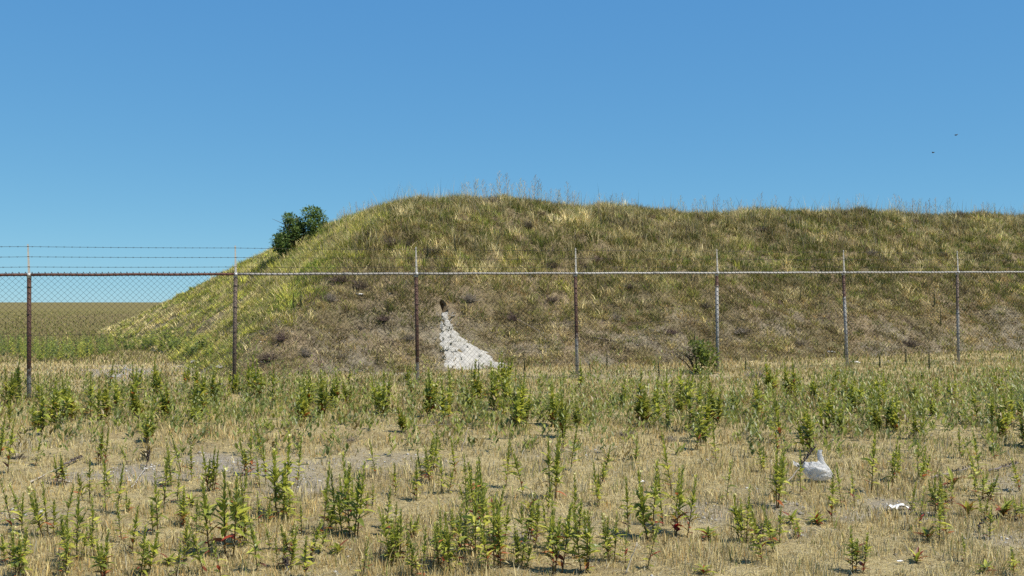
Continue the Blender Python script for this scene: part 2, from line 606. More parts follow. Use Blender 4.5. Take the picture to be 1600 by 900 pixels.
Hh = (rng.gamma(2.5, 0.0105, n) + 0.015) * (1 - 0.45 * strip) * (0.55 + 0.9 * sstep(0.3, 0.7, clump)) * (1 + 0.7 * sstep(720, 640, py))
Hh = Hh.clip(0.012, 0.22)
W = (0.0012 + 0.00062 * Y) * rng.uniform(0.6, 1.4, n)
lean = rng.normal(0, 0.28, (n, 2)) * Hh[:, None]
blades('dry_grass', np.stack([X, Y, Z - 0.005], 1), Hh, W, lean, col, label='short dry straw-coloured grass covering the flat ground', cat='grass')

# flattened straw litter
n = 85000
Y = np.exp(rng.uniform(math.log(4.6), math.log(22), n)); X = rng.uniform(-1, 1, n) * (0.6 * Y + 1)
s, d = to_sd(X, Y)
Z = gz(X, Y)
k = (hill_h(s, d) < 0) & (rng.random(n) > 0.6 * gravel(X, Y, Z))
X, Y, Z = X[k], Y[k], Z[k]; n = len(X)
col, _ = pick(n, dict(pale=0.3, straw=0.3, grey=0.35, tan=0.2, brown=0.25))
Hh = rng.uniform(0.005, 0.03, n)
blades('straw_litter', np.stack([X, Y, Z], 1), Hh, 0.0010 + 0.0006 * Y, rng.normal(0, 0.085, (n, 2)), col,
       label='flattened dead straw lying between the weeds', cat='straw')

# --- the mound: tufts
SPOIL_C = (hs_ + 0.35, hd_)


nt = 15500
nf = 9000
s = np.concatenate([rng.uniform(-2, 36, nt * 3), rng.uniform(-1.5, 9, nf)]); d = np.concatenate([rng.uniform(2.4, 11.5, nt * 2), rng.uniform(2.4, 36, nt), rng.uniform(7, 36, nf)])
X, Y = to_xy(s, d)
h = hill_h(s, d)
Z = gz(X, Y) + h
px, py = proj(X, Y, Z)
# keep what the mound shows: its face, its left end and the lip of its top
vis = (h > 0.02) & ((d < 11.5) | (s < 10.5)) & (px > -260) & (px < 1860) & ~spoil_mask(px, py)
dens = np.where(h < 0.9, 0.74 + 0.26 * sstep(0.35, 0.6, fbm(s * 0.8, d * 1.1, 61)), 1.0) * np.where(s - 0.35 * (d - 5) < 7.5, 1.0, np.clip(24 / Y, 0.3, 1.4))
vis &= rng.random(len(s)) < dens
vis &= np.hypot((s - hs_) / 0.2, (d - hd_ + 0.05) / 0.34) > 1
s, d, X, Y, Z, h, px, py = [v[vis] for v in (s, d, X, Y, Z, h, px, py)]
nt = len(s)
rel = h / HILL_TOP
flank = sstep(0.7, -0.7, s - 3.9 - 0.75 * (np.minimum(d, 9.3) - 3.6) - 1.4 * (fbm(s * 0.8, d * 0.8, 68, 3) - 0.5))                      # the left end of the mound
n1 = fbm(s * 0.45, d * 0.45, 62, 3); n2 = fbm(s * 1.3, d * 1.3, 63, 3); n3 = fbm(s * 0.8, d * 0.8, 64, 3)
n4 = fbm(s * 1.9, d * 1.9, 65, 3); n5 = fbm(s * 0.35, d * 0.35, 66, 3)
face = 1 - flank
bz = np.exp(-((px - 545) / 120) ** 2 - ((py - 500) / 75) ** 2)
w = dict(
    green=face * (1.1 * sstep(0.42, 0.58, n1) * sstep(0.12, 0.4, rel)) + 0.16 + 0.25 * flank,
    olive=face * (0.72 + 0.2 * sstep(0.2, 0.6, rel)) + 0.45 * flank,
    bright=0.40 * face * sstep(0.5, 0.65, n2) * sstep(0.2, 0.4, rel) + 1.1 * flank * sstep(0.25, 0.55, n2),
    yellow=flank * 0.60 * sstep(0.3, 0.6, n3) + 0.02,
    pale=face * (0.22 + 1.1 * sstep(0.50, 0.64, n2)) * (0.4 + 0.8 * sstep(0.2, 0.9, rel)) + flank * (0.22 + 1.7 * sstep(0.5, 0.62, n1) * (1 - sstep(0.2, 0.6, rel))),
    straw=face * (0.16 + 0.45 * sstep(0.5, 0.65, n4)) + 0.25 * flank,
    tan=face * (0.28 + 0.40 * (1 - sstep(0.15, 0.6, rel))),
    orange=face * (0.05 + 0.42 * sstep(0.5, 0.65, n3) * (1 - sstep(0.2, 0.75, rel))),
    brown=face * (0.42 + 1.3 * bz + 0.75 * (1 - sstep(0.10, 0.5, rel)) + 0.5 * sstep(0.55, 0.7, n5)),
    purple=face * (0.08 + 0.7 * bz + 0.40 * sstep(0.58, 0.70, n4) * sstep(0.5, 0.9, rel) + 0.15 * (1 - sstep(0.1, 0.4, rel))),
    dark=0.10 * face + 0.40 * face * sstep(0.55, 0.68, n1) * (1 - sstep(0.6, 0.9, rel)),
    grey=face * (0.08 + 0.3 * (1 - sstep(0.05, 0.3, rel))))
tc_, kk = pick(nt, w)
mott = 0.76 + 0.66 * sstep(0.25, 0.72, fbm(s * 1.05, d * 1.5, 67, 3))
mott = mott * face + (0.92 + 0.10 * (mott - 1)) * flank
tc_ = tc_ * (mott * (0.82 + 0.22 * flank) * rng.normal(1, 0.30, nt).clip(0.4, 1.8) * (1 + 0.12 * flank))[:, None]
names = list(w)
tallness = np.array([dict(green=.8, olive=.9, bright=.8, yellow=1.15, pale=1.15, straw=1.05, tan=.8, orange=.7, brown=.65, purple=.9, dark=.75, grey=.55)[m] for m in names])[kk]
nb = 22
T = np.repeat(np.arange(nt), nb)
n = len(T)
th = rng.uniform(0, 2 * math.pi, n); rr = np.sqrt(rng.random(n)) * (0.07 + 0.09 * rng.random(nt))[T]
X = X[T] + np.cos(th) * rr; Y = Y[T] + np.sin(th) * rr
s2, d2 = to_sd(X, Y)
hh = hill_h(s2, d2)
Z = gz(X, Y) + np.maximum(hh, 0)
size = (0.55 + 0.9 * rng.random(nt) ** 1.5) * tallness * (0.6 + 0.5 * sstep(0.1, 0.7, rel)) * (1 - 0.25 * (rel > 0.8))
Hh = (0.19 + 0.05 * sstep(0.75, 0.95, rel))[T] * size[T] * rng.uniform(0.5, 1.25, n)
W = 0.00048 * Y * rng.uniform(0.6, 1.4, n)
lean = np.stack([np.cos(th), np.sin(th)], 1) * (rr * 1.5)[:, None] + rng.normal(0, 0.24, (n, 2)) * Hh[:, None]
alt, _ = pick(n, dict(straw=0.3, olive=0.4, tan=0.2, pale=0.12))
cc = np.where((rng.random(n) < 0.16)[:, None], alt, tc_[T] * rng.normal(1, 0.15, n).clip(0.6, 1.5)[:, None])
blades('hill_grass', np.stack([X, Y, Z - 0.01], 1), Hh, W, lean, cc, label='rough mixed green and straw grass growing on the mound', cat='grass')

# --- fringe of thin dry stems along the lip of the mound
n = 17000
s = rng.uniform(4.5, 40, n); d = rng.uniform(7.2, 11.0, n)
X, Y = to_xy(s, d)
k = (fbm(s * 0.9, d * 0.2, 71, 3) > rng.uniform(0.25, 0.72, n))
X, Y, s, d = X[k], Y[k], s[k], d[k]; n = len(X)
Z = gz(X, Y) + hill_h(s, d)
col, _ = pick(n, dict(pale=0.5, straw=0.3, grey=0.4, purple=0.35, olive=0.25))
Hh = rng.gamma(3.2, 0.09, n).clip(0.1, 0.8)
blades('crest_grass', np.stack([X, Y, Z - 0.01], 1), Hh, 0.00030 * Y * rng.uniform(0.6, 1.4, n), rng.normal(0, 0.20, (n, 2)) * Hh[:, None], col,
       label='thin dry stems fringing the crest of the mound', cat='grass')

# --- far field grass left of the mound, thinning out with distance
n = 34000
Y = np.exp(rng.uniform(math.log(24), math.log(160), n)); X = rng.uniform(-0.66, -0.2, n) * Y
s, d = to_sd(X, Y)
k = (hill_h(s, d) < 0) & (rng.random(n) < (26 / Y) ** 0.8)
X, Y, s, d = X[k], Y[k], s[k], d[k]; n = len(X)
col, _ = pick(n, dict(olive=0.9, tan=0.25, brown=0.45, straw=0.18, green=0.25))
col = col * 0.75
Hh = rng.uniform(0.05, 0.16, n)
blades('field_grass', np.stack([X, Y, gz(X, Y)], 1), Hh, 0.0008 * Y * rng.uniform(0.6, 1.4, n), rng.normal(0, 0.05, (n, 2)), col,
       label='low olive grass of the far field', cat='grass')

# --- belt of leafy green weeds at the left behind the fence
MBW = MB()
rr_ = random.Random(5)
for i in range(400):
    px_ = rr_.uniform(-120, 330) if i % 4 else rr_.uniform(-120, 180)
    base = 546 + 8 * math.sin(px_ * 0.02) + rr_.uniform(-13, 12) + max(0, px_ - 250) * 0.10
    p = hit(px_, base, 12, 60)
    if float(hill_h(*to_sd(p.x, p.y))) > 0.5: continue
    hgt = rr_.uniform(0.22, 0.55) * (1 if px_ < 160 else 0.7)
    g = rr_.choice([(0.25, 0.30, 0.055), (0.19, 0.24, 0.05), (0.32, 0.36, 0.07), (0.21, 0.25, 0.08), (0.42, 0.42, 0.08)])
    for j in range(20):
        zz = hgt * (j + 0.5) / 20
        a = j * 2.4 + rr_.random()
        v = Vector((math.cos(a), math.sin(a), 0.9))
        L_ = 0.11 * (1.15 - 0.7 * j / 20) * rr_.uniform(0.8, 1.4)
        f = rr_.uniform(0.75, 1.25)
        MBW.leaf(p + Vector((rr_.uniform(-.04, .04), rr_.uniform(-.04, .04), zz)), v, L_, L_ * 0.4, 0.4, (g[0] * f, g[1] * f, g[2] * f))
wb = MBW.build('green_weeds', M_LEAF, smooth=False)
tag(wb, 'belt of leafy green weeds at the foot of the far field', 'weeds', kind='stuff')

MBW = MB()
rr_ = random.Random(6)
for i in range(1750):
    px_ = rr_.uniform(-60, 1660)
    p = hit(px_, rr_.gauss(630, 25) if rr_.random() < 0.78 else rr_.uniform(585, 720), 5, 22)
    if float(hill_h(*to_sd(p.x, p.y))) > 0: continue
    hgt = rr_.uniform(0.06, 0.22) if i % 2 else rr_.uniform(0.2, 0.48)
    g = rr_.choice([(0.25, 0.285, 0.050), (0.18, 0.22, 0.045), (0.32, 0.345, 0.06), (0.20, 0.235, 0.07), (0.28, 0.21, 0.07)])
    for j in range(12):
        a = j * 2.4 + rr_.random()
        L_ = 0.088 * (1.1 - 0.5 * j / 12) * rr_.uniform(0.7, 1.4)
        f = rr_.uniform(0.7, 1.25)
        MBW.leaf(p + Vector((rr_.uniform(-.05, .05), rr_.uniform(-.05, .05), hgt * (j + 0.3) / 12)), Vector((math.cos(a), math.sin(a), rr_.uniform(0.6, 2))), L_, L_ * 0.3, 0.3, (g[0] * f, g[1] * f, g[2] * f))
wb = MBW.build('low_weeds', M_LEAF, smooth=False)
tag(wb, 'low green sprigs filling the belt between the taller weeds', 'weeds', kind='stuff')

# ------------------------------------------------------------------ pebbles in the bare patches and at the foot of the mound
n = 34000
Y = np.exp(rng.uniform(math.log(4.8), math.log(24), n)); X = rng.uniform(-1, 1, n) * (0.6 * Y + 0.6)
s, d = to_sd(X, Y)
h = hill_h(s, d); Zs = gz(X, Y) + np.maximum(h, 0)
g = gravel(X, Y, gz(X, Y))
foot = ((h > -0.3) & (h < 0.9)) * 0.55
k = (rng.random(n) < np.maximum(g * 0.9, foot) + 0.02)
X, Y, Z = X[k], Y[k], Zs[k]; n = len(X)
r = rng.gamma(2.0, 0.0035, n).clip(0.003, 0.028) * (0.75 + Y * 0.03)
oct_v = np.array([[1, 0, 0], [0, 1, 0], [-1, 0, 0], [0, -1, 0], [0, 0, 0.8], [0, 0, -0.8]])
oct_f = np.array([[0, 1, 4], [1, 2, 4], [2, 3, 4], [3, 0, 4], [1, 0, 5], [2, 1, 5], [3, 2, 5], [0, 3, 5]])
a = rng.uniform(0, 6.28, n)
V = oct_v[None] * r[:, None, None] * rng.uniform(0.6, 1.3, (n, 6, 1))
ca, sa = np.cos(a)[:, None], np.sin(a)[:, None]
V = np.stack([V[..., 0] * ca - V[..., 1] * sa, V[..., 0] * sa + V[..., 1] * ca, V[..., 2] * 0.7], -1)
V += np.stack([X, Y, Z + r * 0.2], 1)[:, None]
tri = (np.arange(n) * 6)[:, None, None] + oct_f[None]
pc = np.array([[0.40, 0.38, 0.35], [0.30, 0.28, 0.25], [0.52, 0.50, 0.46], [0.22, 0.20, 0.18], [0.62, 0.60, 0.56]])[rng.integers(0, 5, n)]
o = link_mesh('pebbles', np_mesh('pebbles', V.reshape(-1, 3), tri=tri.reshape(-1, 3), col=np.repeat(pc, 6, 0)), M_TWIG)
tag(o, 'small grey pebbles scattered over the bare gravel patches', 'pebbles', kind='stuff')

# ------------------------------------------------------------------ spoil of white sand under the burrow
rows = np.arange(487, 583, 1.6)
nu = 34
V = []; cs = []
for j, yy in enumerate(rows):
    t = (yy - 487) / 95
    l = 686 - 3 * min(1, t) + 5 * (vnoise(np.array([yy * 0.09]), np.array([0.3]), 91)[0] - 0.5)
    r_ = 702 + 7 * min(1, max(0, (yy - 497) / 18)) + 108 * max(0, (yy - 516) / 63) ** 1.08 + 7 * (vnoise(np.array([yy * 0.11]), np.array([7.3]), 92)[0] - 0.5)
    l += rng.normal(0, 1.3); r_ += rng.normal(0, 1.8) + 2 * math.sin(yy * 0.7)
    for i in range(nu):
        u = i / (nu - 1)
        p = hit(l + (r_ - l) * u, yy, 14, 34)
        e = min(1, 4.0 * min(u, 1 - u)) * min(1, 10 * t + 0.15) * min(1, (583 - yy) / 12 + 0.0)
        s_, d_ = [float(q) for q in to_sd(p.x, p.y)]
        lump = float(fbm(np.array([s_ * 5]), np.array([d_ * 5]), 93, 3)[0]) - 0.35
        crumb = float(fbm(np.array([s_ * 16]), np.array([d_ * 16]), 94, 2)[0]) - 0.5
        top = 1 - min(1, max(0, (yy - 495) / 35))
        e *= 1 - float(sstep(572, 584, yy + 14 * (vnoise(np.array([s_ * 3.1]), np.array([0.5]), 97)[0] - 0.5)))
        e *= 1 - 0.9 * float(sstep(0.74, 0.84, vnoise(np.array([s_ * 7.0]), np.array([d_ * 7.0]), 98)[0]))
        th_ = e * (0.040 + 0.06 * lump + (0.03 + 0.10 * top) * crumb) - 0.03 * (1 - e)
        V.append((p.x - EN[0] * th_ * 0.55, p.y - EN[1] * th_ * 0.55, p.z + th_))
        g_ = 0.43 + 0.14 * lump + 0.10 * crumb
        cs.append((g_, g_ * 0.95, g_ * 0.84))
nr = len(rows)
I = np.arange(nr * nu).reshape(nr, nu)
quad = np.stack([I[:-1, :-1], I[1:, :-1], I[1:, 1:], I[:-1, 1:]], -1).reshape(-1, 4)
sp = link_mesh('spoil_heap', np_mesh('spoil_heap', np.array(V), quad=quad, col=np.array(cs), smooth=True), M_SAND)
tag(sp, 'fan of pale white sand spilling down the mound below a dark burrow', 'sand heap')

# clods and sprigs on the spoil
rr_ = random.Random(12)
mb = MB()
for i in range(150):
    yy = 490 + 80 * rr_.random() ** 1.4
    l = 688; r_ = 706 + 85 * max(0, (yy - 516) / 63) ** 1.12
    p = hit(rr_.uniform(l, r_) + rr_.gauss(0, 7), yy, 14, 34)
    R = rr_.uniform(0.010, 0.024)
    b = len(mb.v)
    for v in oct_v:
        mb.v.append(p + Vector(v) * R * rr_.uniform(0.7, 1.3) + Vector((0, -0.02, 0.025)))
        k_ = rr_.uniform(0.34, 0.50); mb.c.append((k_, k_ * .95, k_ * .84))
    mb.f += [tuple(int(b + q) for q in f) for f in oct_f]
cl = mb.build('sand_clods', M_SAND, sp, smooth=False)
tag(cl, kind='stuff')
mb = MB()
for i in range(26):
    yy = rr_.uniform(500, 574)
    r_ = 706 + 85 * max(0, (yy - 516) / 63) ** 1.12
    p = hit(rr_.uniform(688, r_), yy, 14, 34) + Vector((0, -0.02, 0.02))
    for j in range(5):
        a = rr_.uniform(0, 6.28)
        mb.leaf(p, (math.cos(a), math.sin(a), rr_.uniform(0.8, 2)), rr_.uniform(0.05, 0.13), 0.022, 0.2, (0.07, 0.075, 0.035))
sg = mb.build('sand_sprigs', M_LEAF, sp, smooth=False)
tag(sg, kind='stuff')

# ------------------------------------------------------------------ chain link fence
RAILZ = lambda s: 1.915 + 0.0128 * s          # height of the top rail along the fence
fence = empty('chain_link_fence', (P0[0], P0[1], 0), FANG)
tag(fence, 'rusty chain-link fence with a top rail and three strands of barbed wire', 'fence')
SLOPE = math.atan(0.0128)
MESH_D = 0.0885                                # diamond, point to point
N_SPAN = (-1, 8)
# one panel of netting, shared by all spans: upright zigzag wires, hooked into each other
nw = int(round(SPAN / (MESH_D)))
step = SPAN / nw
net_h = 1.86
nz = int(net_h / (MESH_D / 2))
WR = 0.0027
Vn = []; Fn = []
for i in range(nw):
    for ph in (0, 1):
        b0 = len(Vn)
        for k in range(nz + 1):
            x = (i + 0.5) * step + (step * 0.25 + (step * 0.25 if (k + ph) % 2 else -step * 0.25)) * 1.0 + (step * 0.5 * ph) - step * 0.5
            y = 0.0022 * (1 if (k + ph) % 2 else -1)
            z = 0.012 - k * (MESH_D / 2)
            for q in range(3):
                t = 2 * math.pi * q / 3 + 0.5
                Vn.append((x + WR * math.cos(t), y + WR * math.sin(t), z))
        for k in range(nz):
            for q in range(3):
                a = b0 + k * 3 + q; b = b0 + k * 3 + (q + 1) % 3
                Fn.append((a, b, b + 3, a + 3))
# twisted tips standing above the rail
me_net = np_mesh('chain_link_netting', np.array(Vn), quad=np.array(Fn))
me_net.materials.append(M_WIRE)
kb = MB()
for i in range(nw):
    x = (i + 0.5) * step
    kb.tube([(x - 0.010, -0.003, -0.008), (x - 0.004, -0.008, 0.006), (x + 0.002, 0.0, 0.016), (x + 0.010, 0.004, 0.006), (x + 0.014, 0.0, -0.010)], 0.0032, 4)
    kb.tube([(x + 0.008, -0.006, -0.010), (x + 0.002, 0.004, 0.004), (x - 0.003, 0.003, 0.020)], 0.0028, 4)
me_knuck = kb.mesh('knuckles')
me_knuck.materials.append(M_WIRE)
mr_rust = metal_mat('rail_rust', z_edge=-9, bias=0.1, rust=(0.115, 0.048, 0.030), zinc=(0.30, 0.26, 0.22), axis='X')
mr_mix = metal_mat('rail_grey', z_edge=9, z_soft=6, bias=0.28, zinc=(0.30, 0.285, 0.26), rust=(0.15, 0.12, 0.10), axis='X', scale=9)
mr_pale = metal_mat('rail_pale', z_edge=9, z_soft=6, bias=0.05, zinc=(0.40, 0.385, 0.355), rust=(0.22, 0.18, 0.15), axis='X', scale=9)
RY = -0.030                                    # the rail, netting hangs on its near side
for t in range(*N_SPAN):
    s0 = t * SPAN
    z0 = RAILZ(s0)
    net = bpy.data.objects.new('netting', me_net); COL.objects.link(net); net.parent = fence
    net.location = (s0, -0.048, z0 + 0.020); net.rotation_euler = (0, -SLOPE, 0)
    tag(net, kind='stuff')
    kn = bpy.data.objects.new('netting_tips', me_knuck); COL.objects.link(kn); kn.parent = fence
    kn.location = (s0, -0.045, z0 + 0.026); kn.rotation_euler = (0, -SLOPE, 0)
    tag(kn, kind='stuff')
    mb = MB()
    mb.tube([(i * SPAN / 12, 0, 0.003 * math.sin(i * 1.3 + t)) for i in range(13)], 0.0215, 12)
    rl = mb.build('top_rail', [mr_rust, mr_mix, mr_pale][0 if t < 1 else (1 if t < 3 else 2)], fence)
    rl.location = (s0, 0, z0); rl.rotation_euler = (0, -SLOPE, 0)
    # lashing wire wound round the rail
    mb = MB()
    mb.tube([(i * SPAN / (nw * 8), 0.0235 * math.cos(i * math.pi / 4), 0.0235 * math.sin(i * math.pi / 4)) for i in range(nw * 8 + 1)], 0.0030, 3, cap=False)
    lw = mb.build('lashing_wire', M_WIRE, fence)
    lw.location = (s0, 0, z0); lw.rotation_euler = (0, -SLOPE, 0)
    # middle tension wire
    mb = MB()
    mb.tube([(i * SPAN / 6, -0.052, 0.006 * math.sin(i + t)) for i in range(7)], 0.0023, 4, cap=False)
    tw = mb.build('tension_wire', M_WIRE, fence)
    tw.location = (s0, 0, z0 - 0.93); tw.rotation_euler = (0, -SLOPE, 0)
    # three strands of barbed wire
    for q in range(3):
        mb = MB()
        zq = 0.43 - 0.155 * q
        sag = random.uniform(0.004, 0.018)
        pts = [Vector((i * SPAN / 12, 0, zq - sag * 4 * (i / 12) * (1 - i / 12))) for i in range(13)]
        mb.tube([p + Vector((0, 0, 0.0012)) for p in pts], 0.0016, 4, cap=False)
        mb.tube([p - Vector((0, 0.001, 0.0012)) for p in pts], 0.0016, 4, cap=False)
        off = random.uniform(0, 0.1)
        for j in range(int((SPAN - off) / 0.111)):
            x = off + j * 0.111
            zz = zq - sag * 4 * (x / SPAN) * (1 - x / SPAN)
            mb.tube([(x - 0.010, 0, zz), (x + 0.010, 0, zz)], 0.0042, 5)
            mb.tube([(x - 0.008, -0.010, zz + 0.012), (x - 0.004, 0, zz), (x - 0.006, 0.010, zz - 0.013)], [0.0008, 0.002, 0.0008], 3)
            mb.tube([(x + 0.008, 0.010, zz + 0.013), (x + 0.004, 0, zz), (x + 0.006, -0.010, zz - 0.012)], [0.0008, 0.002, 0.0008], 3)
        bw = mb.build('barbed_wire', M_WIRE, fence, smooth=False)
        bw.location = (s0, 0, z0); bw.rotation_euler = (0, -SLOPE, 0)
for t_ in (1.6, 3.55, 5.12):
    mb = MB()
    mb.tube([(-0.07, 0, 0), (0.07, 0, 0)], 0.0258, 12)
    sl = mb.build('rail_sleeve', mr_mix, fence)
    sl.location = (t_ * SPAN, 0, RAILZ(t_ * SPAN)); sl.rotation_euler = (0, -SLOPE, 0)
LEANX = {-1: 0, 0: 0.01, 1: -0.02, 2: 0.035, 3: 0.04, 4: 0.015, 5: 0.10, 6: 0.02, 7: 0.0, 8: 0}
EDGE = {-1: (0.45, 0.1), 0: (0.50, 0.12), 1: (0.2, -0.02), 2: (0.42, 0.0), 3: (0.85, 0.02), 4: (1.75, 0.0), 5: (1.55, -0.02), 6: (1.30, -0.02), 7: (1.4, 0), 8: (1.4, 0)}
PLAB = {0: 'dark rusty fence post with a bare grey foot at the left edge', 1: 'brown mottled fence post before the left end of the mound',
        2: 'dark rusty fence post beside the white sand heap', 3: 'fence post rusty above and grey below', 4: 'pale grey fence post beside the small green shrub',
        5: 'leaning grey fence post', 6: 'brown-grey fence post nearest the right edge'}
for t in range(-1, 9):
    s0 = t * SPAN
    x0, y0 = to_xy(s0, 0)
    zr = RAILZ(s0)
    zg = float(gz(x0, y0)) - 0.25
    e, bi = EDGE[t]
    m = metal_mat('post_steel_%d' % (t + 1), z_edge=e - zg, z_soft=0.45, bias=bi, zinc=(0.36, 0.35, 0.33), rust=(0.082, 0.040, 0.026) if t not in (1, 6) else (0.13, 0.095, 0.070))
    mb = MB()
    lx = LEANX[t]
    top = zr - 0.045 - zg
    mb.tube([(lx, 0, 0), (lx * 0.5, 0, top * 0.5), (0, 0, top)], 0.0315, 14)
    po = mb.build('post', m, fence)
    po.location = (s0, 0.030, zg)
    if t in PLAB: po['label'] = PLAB[t]
    mb = MB()
    mb.tube([(0, 0, top - 0.012), (0, 0, top + 0.018), (0, 0, top + 0.034)], [0.0345, 0.0345, 0.022], 14)
    mb.tube([(-0.024, -0.030, top + 0.045), (0.024, -0.030, top + 0.045)], 0.029, 14)
    cp = mb.build('post_cap', M_CAP, po)
    for q in range(5):
        mb = MB()
        zt_ = top - 0.18 - 0.36 * q + random.uniform(-0.05, 0.05)
        cx = lx * (1 - zt_ / top)
        mb.tube([(cx + 0.0345 * math.cos(a_ * 0.7854), 0.0345 * math.sin(a_ * 0.7854), zt_ + 0.006 * math.sin(a_)) for a_ in range(9)], 0.0036, 4, cap=False)
        mb.tube([(cx - 0.03, -0.034, zt_), (cx + 0.01, -0.082, zt_ + 0.004), (cx + 0.05, -0.078, zt_ - 0.006)], 0.003, 4)
        mb.build('tie_wire', M_WIRE, po)
    mb = MB()
    w0, w1, hh_ = 0.017, 0.009, 0.455
    z1 = top + 0.06
    tx = random.uniform(-0.02, 0.01) - 0.012
    A = [(-w0, -0.032, z1), (w0, -0.032, z1), (w0, -0.018, z1), (-w0, -0.018, z1)]
    B = [(tx - w1, -0.030, z1 + hh_), (tx + w1, -0.030, z1 + hh_), (tx + w1, -0.022, z1 + hh_), (tx - w1, -0.022, z1 + hh_)]
    for i in range(4):
        j = (i + 1) % 4
        mb.poly([A[i], A[j], B[j], B[i]])
    mb.poly(B)
    for q in range(3):
        zz = z1 + hh_ - 0.03 - 0.155 * q
        mb.tube([(tx * (1 - q * 0.3) - 0.016, -0.034, zz), (tx * (1 - q * 0.3) + 0.016, -0.034, zz)], 0.004, 5)
    ar = mb.build('barbed_wire_arm', M_SPIKE, po, smooth=False)

# ------------------------------------------------------------------ leaf and plant prototypes
GREENS = [(0.360, 0.390, 0.052), (0.430, 0.445, 0.060), (0.265, 0.300, 0.048), (0.520, 0.500, 0.082), (0.185, 0.225, 0.046)]
WARM = [(0.34, 0.055, 0.030), (0.40, 0.13, 0.045), (0.42, 0.25, 0.05), (0.22, 0.060, 0.030), (0.30, 0.24, 0.06)]


def leaf_mesh(name, col, asp, droop):
    mb = MB()
    mb.leaf((0, 0, 0), (1, 0, 0), 1.0, asp, droop, col, 0.35)
    me = mb.mesh(name, False)
    me.materials.append(M_LEAF)
    return me


LEAF_G = [leaf_mesh('leaf', g, a_, dr) for g in GREENS for a_, dr in ((0.27, 0.35), (0.34, 0.8))]
LEAF_W = [leaf_mesh('leaf', g, 0.28, 0.5) for g in WARM]


def flower_part(parent, p, r, rnd):
    mb = MB()
    for k in range(4):
        a = k * math.pi / 2 + 0.4
        v = Vector((math.cos(a), math.sin(a), 0.55)); sdv = Vector((-math.sin(a), math.cos(a), 0))
        mb.poly([Vector((0, 0, 0)), v * r * 0.7 + sdv * r * 0.5, v * r * 1.05 + sdv * r * 0.3, v * r * 1.05 - sdv * r * 0.3, v * r * 0.7 - sdv * r * 0.5], (0.74, 0.70, 0.30))
    mb.tube([(0, 0, 0), (0, 0, r * 0.7)], [r * 0.14, r * 0.05], 4, (0.75, 0.70, 0.25))
    o = mb.build('flower', M_LEAF, parent, smooth=False)
    o.location = p
    o.rotation_euler = (rnd.uniform(-0.7, 0.7), rnd.uniform(-0.7, 0.7), rnd.random() * 6)
    return o


def primrose(seed, stems=1, height=0.5, near=True, flowers=2, warm=0.15, lean=0.06, dense=1.0):
    """evening primrose: leafy upright stems, narrow leaves spiralling up, pale yellow flowers at the tips; unit = metres"""
    rnd = random.Random(seed)
    root = empty('evening_primrose')
    fo = MB()
    for q in range(stems):
        az = rnd.random() * 6.28
        hgt = height * (1 if q == 0 else rnd.uniform(0.45, 0.95))
        off = Vector((math.cos(az), math.sin(az), 0)) * (0 if q == 0 else rnd.uniform(0.02, 0.10))
        bend = Vector((math.cos(az), math.sin(az), 0)) * hgt * (rnd.uniform(0.02, lean + 0.12) if q == 0 else rnd.uniform(0.04, 0.24))

        def at(t):
            return off + Vector((0, 0, hgt * t)) + bend * (t ** 1.3 if q == 0 else t ** 0.8)
        st = MB()
        pts = [at(t / 6) for t in range(7)]
        st.tube(pts, [0.0055 - 0.0006 * i for i in range(7)], 5, (0.17, 0.115, 0.055))
        stem = st.build('stem', M_LEAF, root)
        nl = int((25 if near else 34) * dense * (0.6 + 0.4 * hgt / height))
        for j in range(nl):                                     # the larger leaves
            t = 0.08 + 0.60 * ((j + rnd.uniform(-0.6, 0.6)) / nl) ** (0.8 if j else 1)
            t = max(0.04, t.real if isinstance(t, complex) else t)
            a = j * 2.4 + rnd.uniform(-0.5, 0.5)
            el = rnd.uniform(-0.05, 0.95) + 0.2 * t
            prof = min(1.0, 0.55 + 2.2 * t) * (1.0 if t < 0.45 else 1.0 - 1.4 * (t - 0.45))
            L_ = (0.104 if near else 0.125) * prof * rnd.uniform(0.55, 1.3) * (0.7 + 0.6 * height)
            p = at(t)
            is_warm = rnd.random() < warm * (2.2 if t < 0.28 else 0.15)
            if near:
                lf = bpy.data.objects.new('leaf', rnd.choice(LEAF_W if is_warm else LEAF_G))
                COL.objects.link(lf); lf.parent = root
                lf.location = p
                lf.rotation_euler = (rnd.uniform(-0.5, 0.5), -el, a)
                lf.scale = (L_, L_, L_)
            else:
                g = rnd.choice(WARM if is_warm else GREENS)
                fo.leaf(p, (math.cos(a), math.sin(a), math.tan(min(el, 1.3))), L_ * 1.1, L_ * 0.34, 0.4, g)
        nbud = int(34 * dense)
        for j in range(nbud):                                   # crowded bracts and buds of the spike
            t = 0.54 + 0.46 * j / nbud
            a = j * 2.4
            L_ = (0.056 - 0.026 * (j / nbud)) * rnd.uniform(0.7, 1.3)
            g = rnd.choice(GREENS[:4:2] + GREENS[4:] + GREENS)
            fo.leaf(at(t), (math.cos(a), math.sin(a), rnd.uniform(0.7, 2.4)), L_, L_ * 0.36, 0.1, g)
        if rnd.random() < 0.9:
            for j in range(flowers):
                a = rnd.random() * 6.28
                flower_part(root, at(rnd.uniform(0.84, 1.0)) + Vector((math.cos(a), math.sin(a), 0.3)) * 0.022, 0.012 if near else 0.014, rnd)
    f = fo.build('leaf_spike' if near else 'foliage', M_LEAF, root, smooth=False)
    tag(f, kind='stuff')
    root['unit'] = height
    return root


